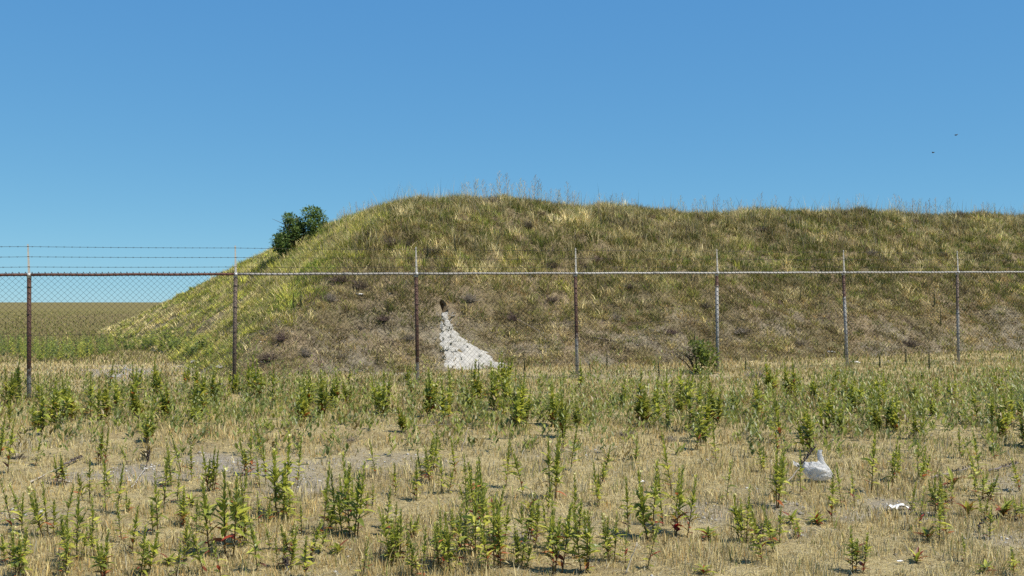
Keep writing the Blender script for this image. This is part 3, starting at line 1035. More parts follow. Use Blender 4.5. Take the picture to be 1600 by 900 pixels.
def rosette(seed, warm=0.4, n=14):
    rnd = random.Random(seed)
    root = empty('weed_rosette')
    st = MB(); st.tube([(0, 0, 0), (0.004, 0, 0.03), (0.0, 0.004, 0.06)], [0.006, 0.005, 0.003], 5, (0.17, 0.11, 0.05))
    st.build('stem', M_LEAF, root)
    for j in range(n):
        lf = bpy.data.objects.new('leaf', rnd.choice(LEAF_W if rnd.random() < warm else LEAF_G))
        COL.objects.link(lf); lf.parent = root
        lf.location = (0, 0, 0.012 + 0.003 * j)
        lf.rotation_euler = (rnd.uniform(-0.3, 0.3), -rnd.uniform(0.35, 1.15), j * 2.4)
        L_ = rnd.uniform(0.07, 0.13)
        lf.scale = (L_, L_, L_)
    root['unit'] = 0.14
    return root


def copy_tree(o, parent=None):
    c = o.copy(); COL.objects.link(c); c.parent = parent
    for ch in KIDS[o.name]:
        k = ch.copy(); COL.objects.link(k); k.parent = c
    return c


PROTO = {}
PROTO['tall'] = [primrose(100 + i, 1 + (i == 3), 0.5, True, i % 3, 0.12, 0.06, (1, 0.75, 1.2, 0.9, 0.6, 1.1)[i]) for i in range(6)]
PROTO['lean'] = [primrose(120 + i, 1, 0.5, True, 1, 0.15, 0.5) for i in range(3)]
PROTO['clump'] = [primrose(140 + i, 3 + i % 2, 0.5, True, 1 + i % 2, 0.10, 0.06, (1, 0.8, 1.1, 0.9, 0.75)[i]) for i in range(5)]
PROTO['red'] = [primrose(160 + i, 3, 0.5, True, 1, 0.45) for i in range(3)]
PROTO['far'] = [primrose(180 + i, 1 + i % 2, 0.5, False, 1 + i % 2, 0.06) for i in range(5)]
PROTO['farbush'] = [primrose(200 + i, 3 + i % 2, 0.5, False, 2, 0.14) for i in range(4)]
PROTO['rosette'] = [rosette(220 + i) for i in range(3)]
PROTO['redrosette'] = [rosette(230 + i, 0.8) for i in range(2)]
KIDS = {}
for v in PROTO.values():
    for r in v:
        KIDS[r.name] = [o for o in COL.objects if o.parent == r]
USED = set()


def zone(px, py):
    if py > 850: row = 'at the bottom edge'
    elif py > 780: row = 'in the near dry grass'
    elif py > 690: row = 'amid the dry grass'
    elif py > 610: row = 'in the green belt'
    else: row = 'at the fence foot'
    if py < 690:
        k = sum(px > q for q in (45, 367, 649, 901, 1126, 1321, 1499))
        return row, ('left of the first post', 'between first and second posts', 'between second and third posts', 'between third and fourth posts', 'between fourth and fifth posts',
                     'between fifth and sixth posts', 'between sixth and seventh posts', 'right of the seventh post')[k]
    col = 'far left' if px < 270 else 'left' if px < 560 else 'centre left' if px < 800 else 'centre right' if px < 1060 else 'right' if px < 1330 else 'far right'
    return row, col


RANK = {}
ORD = 'first second third fourth fifth sixth seventh eighth ninth tenth eleventh twelfth thirteenth fourteenth fifteenth'.split()


def rank_labels(fmt_one, fmt_many, group):
    """labels that count look-alikes from the left"""
    for key, v in RANK.items():
        v.sort(key=lambda q: q[0])
        for i, (_, o) in enumerate(v):
            o['label'] = fmt_one % key if len(v) == 1 else fmt_many % (key[0], ORD[min(i, 14)], *key[1:])
            o['group'] = group % key[1:]
    RANK.clear()


WORDS = {'tall': 'slender single-stemmed green weed', 'lean': 'slanting single-stemmed green weed', 'clump': 'bushy many-stemmed green weed',
         'red': 'green weed with reddened foot', 'far': 'upright leafy weed', 'farbush': 'branching leafy weed',
         'rosette': 'low leafy rosette', 'redrosette': 'low reddened leafy weed'}


def plant(kind, px, py, hpx, label=None, rz=None, tilt=0.0):
    p = hit(px, py)
    src = PROTO[kind][random.randrange(len(PROTO[kind]))]
    if src.name not in USED:
        o = src; USED.add(src.name)
    else:
        o = copy_tree(src)
    dist = p.y
    hm = hpx * dist / F * (1.14 if kind not in ('far', 'farbush') else 1.0)
    sc = hm / src['unit']
    o.location = (p.x, p.y, float(gz(p.x, p.y)) - 0.005)
    o.rotation_euler = (random.uniform(-0.13, 0.13), random.uniform(-0.13, 0.13) + tilt, random.random() * 6.28 if rz is None else rz)
    fat = max(0.85, min(1.25, 0.60 / max(sc, 0.35)))
    o.scale = (sc * fat, sc * fat, sc)
    tag(o, label, 'weed')
    if not label:
        row, col = zone(px, py)
        big_ = '' if kind not in ('far', 'farbush') else 'tall ' if hpx > 48 else 'low ' if hpx < 36 else 'mid-sized '
        RANK.setdefault((big_ + WORDS[kind], row, col), []).append((px, o))
    return o


NEAR = [  # kind, base px, base py, height px
    ('lean', 172, 778, 66), ('clump', 268, 760, 68), ('tall', 300, 752, 50), ('red', 325, 768, 62), ('tall', 256, 795, 80), ('tall', 22, 842, 86),
    ('clump', 76, 838, 78), ('tall', 98, 838, 72), ('tall', 120, 874, 96), ('lean', 145, 848, 62), ('tall', 190, 848, 60), ('tall', 206, 868, 66),
    ('clump', 246, 834, 84), ('red', 286, 824, 58), ('tall', 306, 852, 64), ('red', 352, 866, 122), ('clump', 386, 850, 100), ('clump', 35, 902, 72),
    ('tall', 102, 904, 66), ('red', 164, 906, 72), ('clump', 220, 902, 76), ('tall', 276, 903, 48), ('tall', 346, 908, 66), ('rosette', 262, 882, 22),
    ('lean', 402, 892, 84), ('clump', 446, 806, 116), ('red', 392, 742, 62), ('tall', 504, 842, 104), ('tall', 526, 832, 88), ('clump', 546, 838, 112),
    ('tall', 604, 826, 60), ('tall', 587, 744, 52), ('clump', 672, 742, 58), ('tall', 712, 744, 54), ('clump', 622, 884, 62), ('tall', 476, 903, 58),
    ('rosette', 530, 866, 26), ('tall', 566, 905, 60), ('tall', 660, 908, 76), ('red', 694, 884, 64), ('clump', 712, 896, 96), ('tall', 742, 874, 118), ('tall', 758, 866, 96),
    ('red', 756, 824, 98), ('red', 782, 888, 104), ('tall', 690, 772, 52), ('tall', 790, 764, 66), ('lean', 818, 778, 80), ('clump', 868, 780, 96),
    ('tall', 836, 858, 66), ('red', 864, 898, 104), ('clump', 908, 894, 100), ('tall', 934, 792, 64), ('clump', 960, 876, 70), ('tall', 982, 832, 74),
    ('clump', 1020, 842, 108), ('tall', 1036, 822, 88), ('tall', 1050, 772, 84), ('rosette', 1106, 844, 30), ('tall', 1134, 788, 62),
    ('clump', 1166, 848, 78), ('tall', 1218, 848, 50), ('rosette', 830, 802, 30), ('clump', 1216, 794, 90), ('red', 1250, 840, 26), ('tall', 1300, 816, 72),
    ('tall', 1336, 792, 54), ('tall', 1361, 770, 92), ('clump', 1396, 754, 64), ('tall', 1434, 748, 54), ('lean', 1530, 742, 66), ('red', 1472, 808, 64),
    ('redrosette', 1490, 762, 30), ('tall', 1534, 776, 36), ('tall', 1593, 768, 46), ('redrosette', 1450, 846, 28), ('redrosette', 1512, 806, 30),
    ('red', 1536, 812, 34), ('redrosette', 1566, 810, 34), ('red', 1590, 814, 36), ('rosette', 1432, 880, 24), ('tall', 1585, 898, 40), ('rosette', 1540, 896, 26),
    ('rosette', 1238, 818, 26), ('rosette', 1278, 820, 22), ('rosette', 1276, 818, 20), ('tall', 1424, 842, 20), ('red', 455, 862, 42), ('tall', 12, 740, 72),
    ('red', 735, 790, 36), ('tall', 650, 780, 30), ('tall', 880, 705, 40), ('tall', 945, 745, 46), ('tall', 1120, 726, 60), ('tall', 1190, 738, 44),
    ('rosette', 1340, 860, 16), ('rosette', 1100, 898, 24), ('tall', 1216, 716, 50), ('tall', 1500, 716, 44), ('tall', 1555, 720, 50), ('rosette', 770, 800, 20),
    ('tall', 465, 760, 70), ('tall', 430, 745, 60), ('rosette', 300, 790, 24), ('red', 640, 842, 36), ('tall', 560, 800, 40), ('tall', 905, 835, 44),
    ('tall', 880, 852, 60), ('clump', 815, 885, 60), ('tall', 770, 850, 80), ('tall', 725, 860, 90), ('tall', 330, 830, 70), ('red', 20, 880, 50)]
for a in NEAR:
    plant(*a)
rr_ = random.Random(404)
cnt = 0
while cnt < 100:                                  # slender stems between the larger weeds
    px_ = rr_.uniform(0, 1600); py_ = rr_.uniform(700, 903)
    if rr_.random() > (1.0 if px_ < 460 else 0.75 if px_ < 1000 else 0.4) * (1.0 if py_ > 770 else 0.55): continue
    plant(rr_.choice(['tall', 'tall', 'tall', 'lean', 'red']), px_, py_, rr_.uniform(34, 84) * (0.75 + 0.25 * (py_ - 700) / 200))
    cnt += 1
plant('red', 1056, 838, 96, 'slanting weed with bright crimson leaves at its foot, right of the centre', tilt=0.28)
# crimson foot leaves of that plant
p = hit(1056, 836)
mb = MB()
for j in range(9):
    a = j * 0.75
    mb.leaf(p + Vector((0, -0.02, 0.02 + 0.006 * j)), (math.cos(a), math.sin(a), 1.1), 0.05, 0.030, 0.5, (0.42, 0.022, 0.028))
o = mb.build('fallen_leaves', M_LEAF, smooth=False)
tag(o, 'bunch of crimson withered leaves at the foot of a slanting weed', 'leaves', kind='stuff')

# the green belt before the fence and scattered weeds at its foot
rr_ = random.Random(31)


def belt_weight(px, py):
    w = math.exp(-((py - 642) / 30) ** 2)
    if px < 210: w *= 1.25
    if 640 < py and 300 < px < 420: w *= 0.8
    if py > 668 and 420 < px < 800: w *= 0.25
    if 1180 < px: w = max(w, math.exp(-((py - 650) / 42) ** 2))
    if 900 < px < 1180 and py < 620: w *= 0.6
    if px > 1100 and py < 610: w *= 0.45
    return w


cnt = 0
while cnt < 124:
    px_ = rr_.uniform(-10, 1610); py_ = rr_.uniform(588, 712)
    if rr_.random() > belt_weight(px_, py_): continue
    hp = rr_.uniform(48, 92) * (0.55 + 0.45 * (py_ - 588) / 90) * (1.0 if px_ < 1250 else 0.82)
    kd = rr_.choice(['far', 'far', 'farbush', 'farbush', 'farbush'])
    plant(kd, px_, py_, hp)
    cnt += 1

rank_labels('%s %s, %s', '%s, %s from left %s, %s', 'weeds %s, %s')

# ------------------------------------------------------------------ the bush high on the left end of the mound
def shrub(name, loc, w, h, nleaf, leafL, cols, seed, label, cat, squash=1.0, stems=6, shape=None, nl=22):
    rnd = random.Random(seed)
    root = empty(name, loc)
    mbs = MB(); mbl = MB()
    tips = []
    for i in range(stems):
        a = rnd.random() * 6.28; rad = rnd.uniform(0.1, 0.5) * w
        end = Vector((math.cos(a) * rad, math.sin(a) * rad * squash, h * rnd.uniform(0.55, 1.0)))
        mid = end * 0.5 + Vector((rnd.uniform(-.06, .06), rnd.uniform(-.06, .06), 0.05)) * w
        mbs.tube([(0, 0, -0.1), mid, end], [0.022 * w, 0.012 * w, 0.004 * w], 5, (0.12, 0.09, 0.06))
        for j in range(4):
            b = mid.lerp(end, rnd.random())
            e2 = b + Vector((rnd.uniform(-.3, .3) * w, rnd.uniform(-.3, .3) * w * squash, rnd.uniform(0.0, .35) * h))
            mbs.tube([b, e2], [0.006 * w, 0.002 * w], 4, (0.12, 0.09, 0.06))
            tips.append((b, e2))
        tips.append((mid, end))
    lumps = []
    for i in range(nl):
        if shape:
            lumps.append(shape(rnd))
        else:
            a = rnd.random() * 6.28; rr = math.sqrt(rnd.random()) * 0.42 * w
            z = h * rnd.uniform(0.18, 0.92)
            k = 1.0 - 0.6 * (z / h) ** 2
            lumps.append((Vector((math.cos(a) * rr * k, math.sin(a) * rr * squash * k, z)), rnd.uniform(0.10, 0.17) * w))
    for i in range(nleaf):
        c0, R = rnd.choice(lumps)
        v = Vector((rnd.gauss(0, 1), rnd.gauss(0, 1) * squash, rnd.gauss(0, 0.9)))
        v = v / max(v.length, 1e-3) * R * rnd.uniform(0.5, 1.08)
        dirv = v.normalized() + Vector((rnd.uniform(-.6, .6), rnd.uniform(-.6, .6), rnd.uniform(-0.1, .9)))
        g = rnd.choice(cols); f = rnd.uniform(0.75, 1.3)
        L_ = leafL * rnd.uniform(0.7, 1.3)
        mbl.leaf(c0 + v, dirv, L_, L_ * 0.55, 0.4, (g[0] * f, g[1] * f, g[2] * f))
    mbs.build('stems', M_TWIG, root)
    t = mbl.build('foliage', M_LEAF, root, smooth=False)
    tag(t, kind='stuff')
    tag(root, label, cat)
    return root


pb = hit(462, 392)


def bush_shape(rnd):
    # upright head leaning right, with a lower skirt trailing to the left and down
    if rnd.random() < 0.72:
        x = rnd.uniform(-0.40, 0.90); z = rnd.uniform(0.05, 1.12) * (1 - 0.45 * abs(x - 0.30)) + 0.35 + 0.10 * x
        return Vector((x, rnd.uniform(-0.3, 0.5), z)), rnd.uniform(0.14, 0.26)
    x = rnd.uniform(-0.62, -0.2)
    return Vector((x, rnd.uniform(-0.4, 0.3), rnd.uniform(-0.12, 0.55))), rnd.uniform(0.15, 0.24)


shrub('bush', (pb.x, pb.y + 0.1, pb.z + 0.0), 1.6, 1.15, 7600, 0.085, [(0.10, 0.160, 0.045), (0.135, 0.200, 0.055), (0.075, 0.120, 0.040), (0.19, 0.255, 0.075)], 3,
      'dark green leafy bush growing on the sloping left end of the mound', 'bush', shape=bush_shape, nl=60)
pc_ = hit(1091, 582)
shrub('shrub', (pc_.x, pc_.y, pc_.z), 1.05, 0.55, 800, 0.075, [(0.20, 0.25, 0.05), (0.27, 0.31, 0.06), (0.14, 0.18, 0.045)], 4,
      'small green shrub at the fence foot beside the pale grey post', 'shrub')

# tall dark stalks with leafy tops (mullein like) by the fence and on the slope
def stalk(seed, h=0.6):
    rnd = random.Random(seed)
    root = empty('weed_stalk')
    mb = MB()
    mb.tube([(0, 0, -0.02), (0.01, 0, h * 0.5), (0.0, 0.01, h)], [0.009, 0.008, 0.004], 5, (0.11, 0.105, 0.06))
    mb.build('stem', M_LEAF, root)
    fo = MB()
    for j in range(70):
        t = (j / 70)
        a = j * 2.4
        L_ = (0.11 - 0.075 * t) * rnd.uniform(0.7, 1.2)
        g = rnd.choice([(0.07, 0.09, 0.045), (0.09, 0.11, 0.05), (0.06, 0.075, 0.035)])
        fo.leaf((0, 0, h * t), (math.cos(a), math.sin(a), 0.8 + 2.2 * t), L_, L_ * 0.35, 0.3, g)
    f = fo.build('foliage', M_LEAF, root, smooth=False); tag(f, kind='stuff')
    return root


ST = [stalk(i) for i in range(3)]
for r in ST: KIDS[r.name] = [o for o in COL.objects if o.parent == r]
STALKS = [(1083, 560, 44, 'dark leafy stalk rising out of the small shrub at the fence foot'), (667, 410, 34, None), (712, 400, 34, None), (742, 395, 26, None),
          (470, 480, 26, None), (458, 482, 24, None), (590, 570, 20, None), (820, 588, 34, None), (948, 578, 30, None), (922, 588, 26, None), (1452, 578, 34, None),
          (1415, 572, 30, None), (542, 362, 20, None), (1165, 580, 26, None), (1375, 575, 26, None), (690, 330, 22, None), (360, 600, 30, None), (1250, 470, 20, None),
          (1460, 480, 26, None), (1470, 510, 24, None), (748, 592, 30, None), (736, 594, 26, None), (1030, 590, 30, None), (1320, 560, 26, None)]
for i, (px_, py_, hp, lab) in enumerate(STALKS):
    p = hit(px_, py_)
    src = ST[i % 3]
    o = src if i < 3 else copy_tree(src)
    sc = hp * p.y / F / 0.6
    o.location = p; o.scale = (sc, sc, sc); o.rotation_euler = (random.uniform(-.08, .08), random.uniform(-.08, .08), random.random() * 6)
    on = hill_h(*to_sd(p.x, p.y)) > 0.05
    tag(o, lab, 'weed')
    if not lab:
        RANK.setdefault(('dark grey-green leafy stalk', 'standing on the mound' if on else 'standing near the fence foot'), []).append((px_, o))
rank_labels('%s %s', '%s, %s from left of those %s', 'dark stalks %s')

# ------------------------------------------------------------------ dead brushwood tufts on the mound
def dead(seed, col):
    rnd = random.Random(seed)
    mb = MB()
    for i in range(150):
        a = rnd.random() * 6.28; el = rnd.uniform(0.15, 1.5)
        v = Vector((math.cos(a) * math.cos(el), math.sin(a) * math.cos(el), math.sin(el)))
        b = Vector((rnd.uniform(-.12, .12), rnd.uniform(-.12, .12), 0))
        L_ = rnd.uniform(0.18, 0.42)
        m_ = b + v * L_ * 0.6 + Vector((rnd.uniform(-.05, .05), rnd.uniform(-.05, .05), 0.02))
        f = rnd.uniform(0.6, 1.5)
        mb.tube([b, m_, b + v * L_], [0.006, 0.0055, 0.003], 3, tuple(q * f for q in col), cap=False)
    return mb.mesh('dead_brush')


DM = [dead(1, (0.13, 0.10, 0.078)), dead(2, (0.155, 0.110, 0.095)), dead(3, (0.21, 0.18, 0.145)), dead(4, (0.11, 0.092, 0.066))]
for m in DM: m.materials.append(M_TWIG)
DEAD = [(905, 318, 26), (1010, 320, 24), (1090, 322, 22), (1240, 326, 22), (1580, 332, 24), (655, 310, 22), (1150, 324, 20), (823, 356, 26), (861, 417, 30), (930, 408, 30), (845, 336, 22), (675, 396, 36), (608, 384, 36), (770, 322, 40), (733, 470, 30), (640, 384, 26),
        (560, 450, 34), (530, 440, 40), (515, 470, 30), (1005, 372, 24), (1190, 360, 22), (1430, 350, 24), (1360, 400, 26), (1470, 400, 24), (980, 450, 26),
        (1050, 520, 30), (1160, 520, 30), (1100, 480, 24), (420, 560, 34), (440, 530, 34), (475, 555, 30), (530, 560, 26), (860, 470, 24), (800, 500, 26), (960, 500, 26),
        (1250, 540, 24), (1420, 540, 26), (600, 500, 28), (640, 530, 26), (690, 300, 26), (1310, 330, 24), (1400, 330, 22), (1500, 340, 30), (1530, 338, 30), (900, 330, 20)]
FLATD = [(975, 680, 44), (690, 664, 40), (1238, 606, 46), (1180, 590, 40), (340, 606, 34), (1045, 690, 34), (860, 722, 36), (545, 690, 34), (1320, 700, 36), (30, 716, 34), (930, 880, 40), (600, 860, 34)]
for i, (px_, py_, wp) in enumerate(FLATD):
    p = hit(px_, py_)
    o = bpy.data.objects.new('dead_tuft', DM[2]); COL.objects.link(o)
    sc = wp * p.y / F / 0.62
    o.location = p - Vector((0, 0, 0.02)); o.scale = (sc * 1.2, sc, sc * random.uniform(0.35, 0.6)); o.rotation_euler = (0, 0, random.random() * 6)
    tag(o, None, 'dead tuft')
    RANK.setdefault(('greyish dead grass tuft', 'in the foreground' if py_ > 780 else 'amid the dry grass' if py_ > 660 else 'close to the fence'), []).append((px_, o))
rank_labels('%s %s', '%s, %s from left of those %s', 'dead grass tufts %s')
DW = ['blackish-brown', 'purple-brown', 'greyish', 'dark umber']
for i, (px_, py_, wp) in enumerate(DEAD):
    p = hit(px_, py_)
    k = i % 4 if py_ > 345 else 1
    o = bpy.data.objects.new('dead_brush', DM[k]); COL.objects.link(o)
    sc = wp * p.y / F / 0.62
    o.location = p - Vector((0, 0, 0.03)); o.scale = (sc * random.uniform(0.8, 1.6), sc * random.uniform(0.7, 1.2), sc * random.uniform(0.5, 0.9)); o.rotation_euler = (0, 0, random.random() * 6)
    where = 'along the mound crest' if py_ < 345 else 'on the upper mound face' if py_ < 424 else 'on the lower mound face'
    side = 'left' if px_ < 640 else 'middle' if px_ < 1060 else 'right'
    tag(o, None, 'brushwood')
    RANK.setdefault((DW[k] + ' tuft of dead brushwood', where, side), []).append((px_, o))
rank_labels('%s %s, %s part', '%s, %s from left %s, %s part', 'dead brushwood %s, %s part')

# ------------------------------------------------------------------ dry flower stalks against the sky
def dry_stalk(seed, col):
    rnd = random.Random(seed)
    mb = MB()
    h = 1.0
    top = Vector((rnd.uniform(-.12, .12), rnd.uniform(-.1, .1), h))
    at = lambda t: Vector((0, 0, 0)).lerp(top, t) + Vector((0.05 * math.sin(t * 3), 0, 0))
    mb.tube([at(t / 5) for t in range(6)], [0.0085, 0.008, 0.007, 0.006, 0.005, 0.0035], 4, col, cap=False)
    for j in range(13):
        t = 0.28 + 0.7 * j / 13
        a = j * 2.4 + rnd.uniform(-.4, .4)
        L_ = (0.38 * (1.15 - t)) * rnd.uniform(0.6, 1.3)
        b = at(t)
        e = b + Vector((math.cos(a) * 0.95, math.sin(a) * 0.95, 1.0)).normalized() * L_ * 1.15
        mb.tube([b, b.lerp(e, 0.5) + Vector((0, 0, -0.02)), e], [0.0055, 0.0045, 0.003], 3, col, cap=False)
        for q in range(2):
            b2 = b.lerp(e, rnd.uniform(0.4, 0.95)); a2 = rnd.random() * 6.28
            e2 = b2 + Vector((math.cos(a2) * .5, math.sin(a2) * .5, 0.8)) * 0.07
            mb.tube([b2, e2], [0.0035, 0.0045], 3, col, cap=False)
    return mb.mesh('dry_stalk')


SM = [dry_stalk(1, (0.46, 0.40, 0.30)), dry_stalk(2, (0.36, 0.31, 0.24)), dry_stalk(3, (0.52, 0.46, 0.33)), dry_stalk(4, (0.30, 0.27, 0.22)), dry_stalk(5, (0.44, 0.42, 0.24))]
for m in SM: m.materials.append(M_TWIG)
rr_ = random.Random(77)
SPECS = []
for lo, hi, nn, hmin, hmax in ((716, 830, 17, 24, 46), (830, 905, 12, 24, 40), (905, 1010, 10, 14, 30), (1060, 1140, 10, 14, 34), (1140, 1235, 8, 12, 32), (1295, 1345, 6, 12, 26),
                               (1390, 1485, 22, 14, 34), (1520, 1590, 9, 10, 24), (524, 585, 12, 14, 26), (600, 720, 9, 10, 18)):
    for i in range(nn):
        SPECS.append((lo + (hi - lo) * (i + rr_.uniform(0.05, 0.95)) / nn, rr_.uniform(hmin, hmax) * rr_.uniform(0.75, 1.05)))
for i, (px_, hp) in enumerate(SPECS):
    # stand on the lip of the mound: the first line of sight that meets it
    py_ = 290
    while py_ < 400:
        r = ray(px_, py_); t = np.arange(18, 50, 0.05); P = r[None] * t[:, None]
        zz, _ = surf(P[:, 0], P[:, 1])
        if ((EYE + P[:, 2]) < zz).any(): break
        py_ += 1.5
    p = hit(px_, py_ + 3)
    o = bpy.data.objects.new('dry_stalk', SM[i % 5]); COL.objects.link(o)
    sc = (hp + 8) * p.y / F
    o.location = p - Vector((0, 0, 0.05)); o.scale = (sc * 0.8, sc * 0.8, sc); o.rotation_euler = (rr_.uniform(-.12, .12), rr_.uniform(-.15, .15), rr_.random() * 6)
    sect = 'where the crest slopes down leftward' if px_ < 720 else 'in the tallest row on the crest' if px_ < 1010 else 'on the middle of the crest' if px_ < 1350 else 'on the crest near its far right'
    tag(o, None, 'dry stalk')
    RANK.setdefault((('bleached', 'brownish', 'cream', 'greyish', 'straw-yellow')[i % 5] + ' thin branching dry stalk', sect), []).append((px_, o))
rank_labels('%s %s', '%s, %s from left %s', 'dry stalks %s')

# ------------------------------------------------------------------ litter: plastic bag, paper scraps, sticks
m_bag, N, L, out = new_mat('white_plastic')
tcn = N.new('ShaderNodeTexCoord')
nz_ = N.new('ShaderNodeTexNoise'); nz_.inputs['Scale'].default_value = 26; nz_.inputs['Detail'].default_value = 7; nz_.inputs['Distortion'].default_value = 1.5
L.new(tcn.outputs['Object'], nz_.inputs['Vector'])
pr = N.new('ShaderNodeBsdfPrincipled'); pr.inputs['Base Color'].default_value = (0.70, 0.69, 0.665, 1); pr.inputs['Roughness'].default_value = 0.35
bp = N.new('ShaderNodeBump'); bp.inputs['Distance'].default_value = 0.02; bp.inputs['Strength'].default_value = 1.0
L.new(nz_.outputs['Fac'], bp.inputs['Height']); L.new(bp.outputs[0], pr.inputs['Normal'])
tr = N.new('ShaderNodeBsdfTranslucent'); tr.inputs['Color'].default_value = (0.7, 0.7, 0.7, 1)
tp = N.new('ShaderNodeBsdfTransparent')
m1 = N.new('ShaderNodeMixShader'); m1.inputs[0].default_value = 0.35
m2 = N.new('ShaderNodeMixShader')
mrr = N.new('ShaderNodeMapRange'); mrr.inputs['From Min'].default_value = 0.35; mrr.inputs['From Max'].default_value = 0.75
mrr.inputs['To Min'].default_value = 0.05; mrr.inputs['To Max'].default_value = 0.38
L.new(nz_.outputs['Fac'], mrr.inputs['Value']); L.new(mrr.outputs[0], m2.inputs[0])
L.new(pr.outputs[0], m1.inputs[1]); L.new(tr.outputs[0], m1.inputs[2])
L.new(m1.outputs[0], m2.inputs[1]); L.new(tp.outputs[0], m2.inputs[2])
L.new(m2.outputs[0], out.inputs['Surface'])

pbag = hit(1279, 753)
bag = empty('plastic_bag', (pbag.x, pbag.y, pbag.z + 0.01))
tag(bag, 'crumpled translucent white plastic bag lying in the dry grass', 'plastic bag')
K = pbag.y / F                                   # metres per photo pixel at the bag
nu, nv = 48, 26
V = []
for j in range(nv + 1):
    ph = math.pi * j / nv
    for i in range(nu):
        a = 2 * math.pi * i / nu
        x = math.cos(a) * math.sin(ph); y = math.sin(a) * math.sin(ph); z = -math.cos(ph)
        n1 = float(fbm(np.array([a * 1.3 + 3]), np.array([ph * 2.1]), 5, 3)[0]) - 0.5
        n2 = abs(float(fbm(np.array([x * 4 + z * 3]), np.array([y * 4 + z * 5]), 6, 3)[0]) - 0.5)
        rr = 1 + 0.45 * n1 - 0.55 * n2
        X_ = x * 25 * K * rr; Y_ = y * 17 * K * rr
        zt = (z * 0.5 + 0.5)
        Z_ = zt * (29 - 0.42 * (x * 25)) * K * (1 + 0.5 * n1)
        V.append((X_ + K * 0.5, Y_, max(Z_, 0.0)))
F_ = []
for j in range(nv):
    for i in range(nu):
        F_.append((j * nu + i, j * nu + (i + 1) % nu, (j + 1) * nu + (i + 1) % nu, (j + 1) * nu + i))
me = np_mesh('bag_body', np.array(V), quad=np.array(F_), smooth=True)
link_mesh('bag_body', me, m_bag, bag)
V = []; F_ = []
hp_ = [(9, 0, 14, 7), (6, 0, 24, 5.5), (3, -1, 34, 4.2), (2, -1, 42, 3.6), (2.5, -1, 48, 3.2)]
for i, (x, y, z, w_) in enumerate(hp_):
    for k in range(10):
        a = 2 * math.pi * k / 10
        wob = 1 + 0.35 * math.sin(3 * a + i * 1.7)
        V.append(((x + math.cos(a) * w_ * wob) * K, (y + math.sin(a) * w_ * 0.55 * wob) * K, z * K))
for i in range(len(hp_) - 1):
    for k in range(10):
        F_.append((i * 10 + k, i * 10 + (k + 1) % 10, (i + 1) * 10 + (k + 1) % 10, (i + 1) * 10 + k))
link_mesh('bag_handle', np_mesh('bag_handle', np.array(V), quad=np.array(F_), smooth=True), m_bag, bag)
V = []; F_ = []
for i in range(9):                               # flap trailing to the left, held by the stalk
    for k in range(5):
        u = i / 8; v = k / 4
        V.append(((-12 - 26 * u) * K, (-2 + 8 * v) * K + 0.01 * math.sin(i * 1.9), (18 + 9 * u + 3.5 * math.sin(k * 1.6 + i) - 5 * v * (1 - u)) * K))
for i in range(8):
    for k in range(4):
        F_.append((i * 5 + k, i * 5 + k + 1, (i + 1) * 5 + k + 1, (i + 1) * 5 + k))
link_mesh('bag_flap', np_mesh('bag_flap', np.array(V), quad=np.array(F_), smooth=True), m_bag, bag)


def stick(name, a, b, z0, z1, r, label, col, buds=0, cat='stick', y_in=0.0):
    A = hit(*a); B = hit(*b)
    if z1 > 0.1:                                 # an upright one: both ends over the same spot, seen across
        kk_ = A.y / F
        B = Vector((A.x + (b[0] - a[0]) * kk_, A.y + y_in, A.z + (a[1] - b[1]) * kk_))
    else:
        A.z += z0; B.z += z1
    mb = MB()
    rnd = random.Random(int(a[0]))
    n_ = 9
    pts = [A.lerp(B, i / n_) + Vector((rnd.uniform(-1, 1), rnd.uniform(-1, 1), rnd.uniform(-.3, .6))) * r * 1.2 for i in range(n_ + 1)]
    mb.tube(pts, [r * (1.0 - 0.5 * i / n_) for i in range(n_ + 1)], 6, col)
    for j in range(buds):
        t = 0.45 + 0.55 * j / buds
        p = A.lerp(B, t); a_ = j * 2.4
        e = p + Vector((math.cos(a_) * .5, math.sin(a_) * .5, 0.6)) * 0.03
        mb.tube([p, e], [0.0025, 0.0065], 5, (0.07, 0.055, 0.045))
    o = mb.build(name, M_TWIG)
    tag(o, label, cat)
    return o


stick('withered_stalk', (1227, 758), (1280, 702), 0, 1, 0.006, 'dry seed stalk leaning up over the plastic bag', (0.36, 0.31, 0.25), 34, 'dry stalk', y_in=0.1)
stick('stick', (48, 757), (98, 732), 0.02, 0.02, 0.007, 'pale stick lying at the far left in dry grass', (0.36, 0.32, 0.26))
stick('stick', (94, 733), (129, 718), 0.03, 0.03, 0.010, 'dark knotted stick at the far left above the pale one', (0.12, 0.10, 0.09), 16)
stick('stick', (206, 764), (228, 733), 0.012, 0.015, 0.006, 'grey stick lying across the bare gravel', (0.36, 0.33, 0.28))
stick('stick', (228, 733), (233, 705), 0, 1, 0.006, 'dark seed stalk standing at the end of the gravel stick', (0.15, 0.12, 0.11), 20)
stick('stick', (1455, 751), (1524, 733), 0.02, 0.03, 0.009, 'long grey stick lying at the far right', (0.24, 0.21, 0.18), 12)
stick('stick', (1545, 739), (1590, 729), 0.02, 0.03, 0.010, 'dark stick at the far right edge of the view', (0.14, 0.12, 0.11), 12)
stick('stick', (1526, 832), (1540, 808), 0, 1, 0.011, 'short charred stick poking up at the lower right', (0.055, 0.048, 0.045))
stick('withered_stalk', (976, 898), (996, 848), 0, 1, 0.0045, 'pale bare straw stalk slanting up at the bottom centre', (0.55, 0.47, 0.36), 0, 'dry stalk')
stick('withered_stalk', (720, 706), (732, 668), 0, 1, 0.006, 'pale bent stalk among the weeds left of the centre', (0.46, 0.38, 0.30), 0, 'dry stalk')
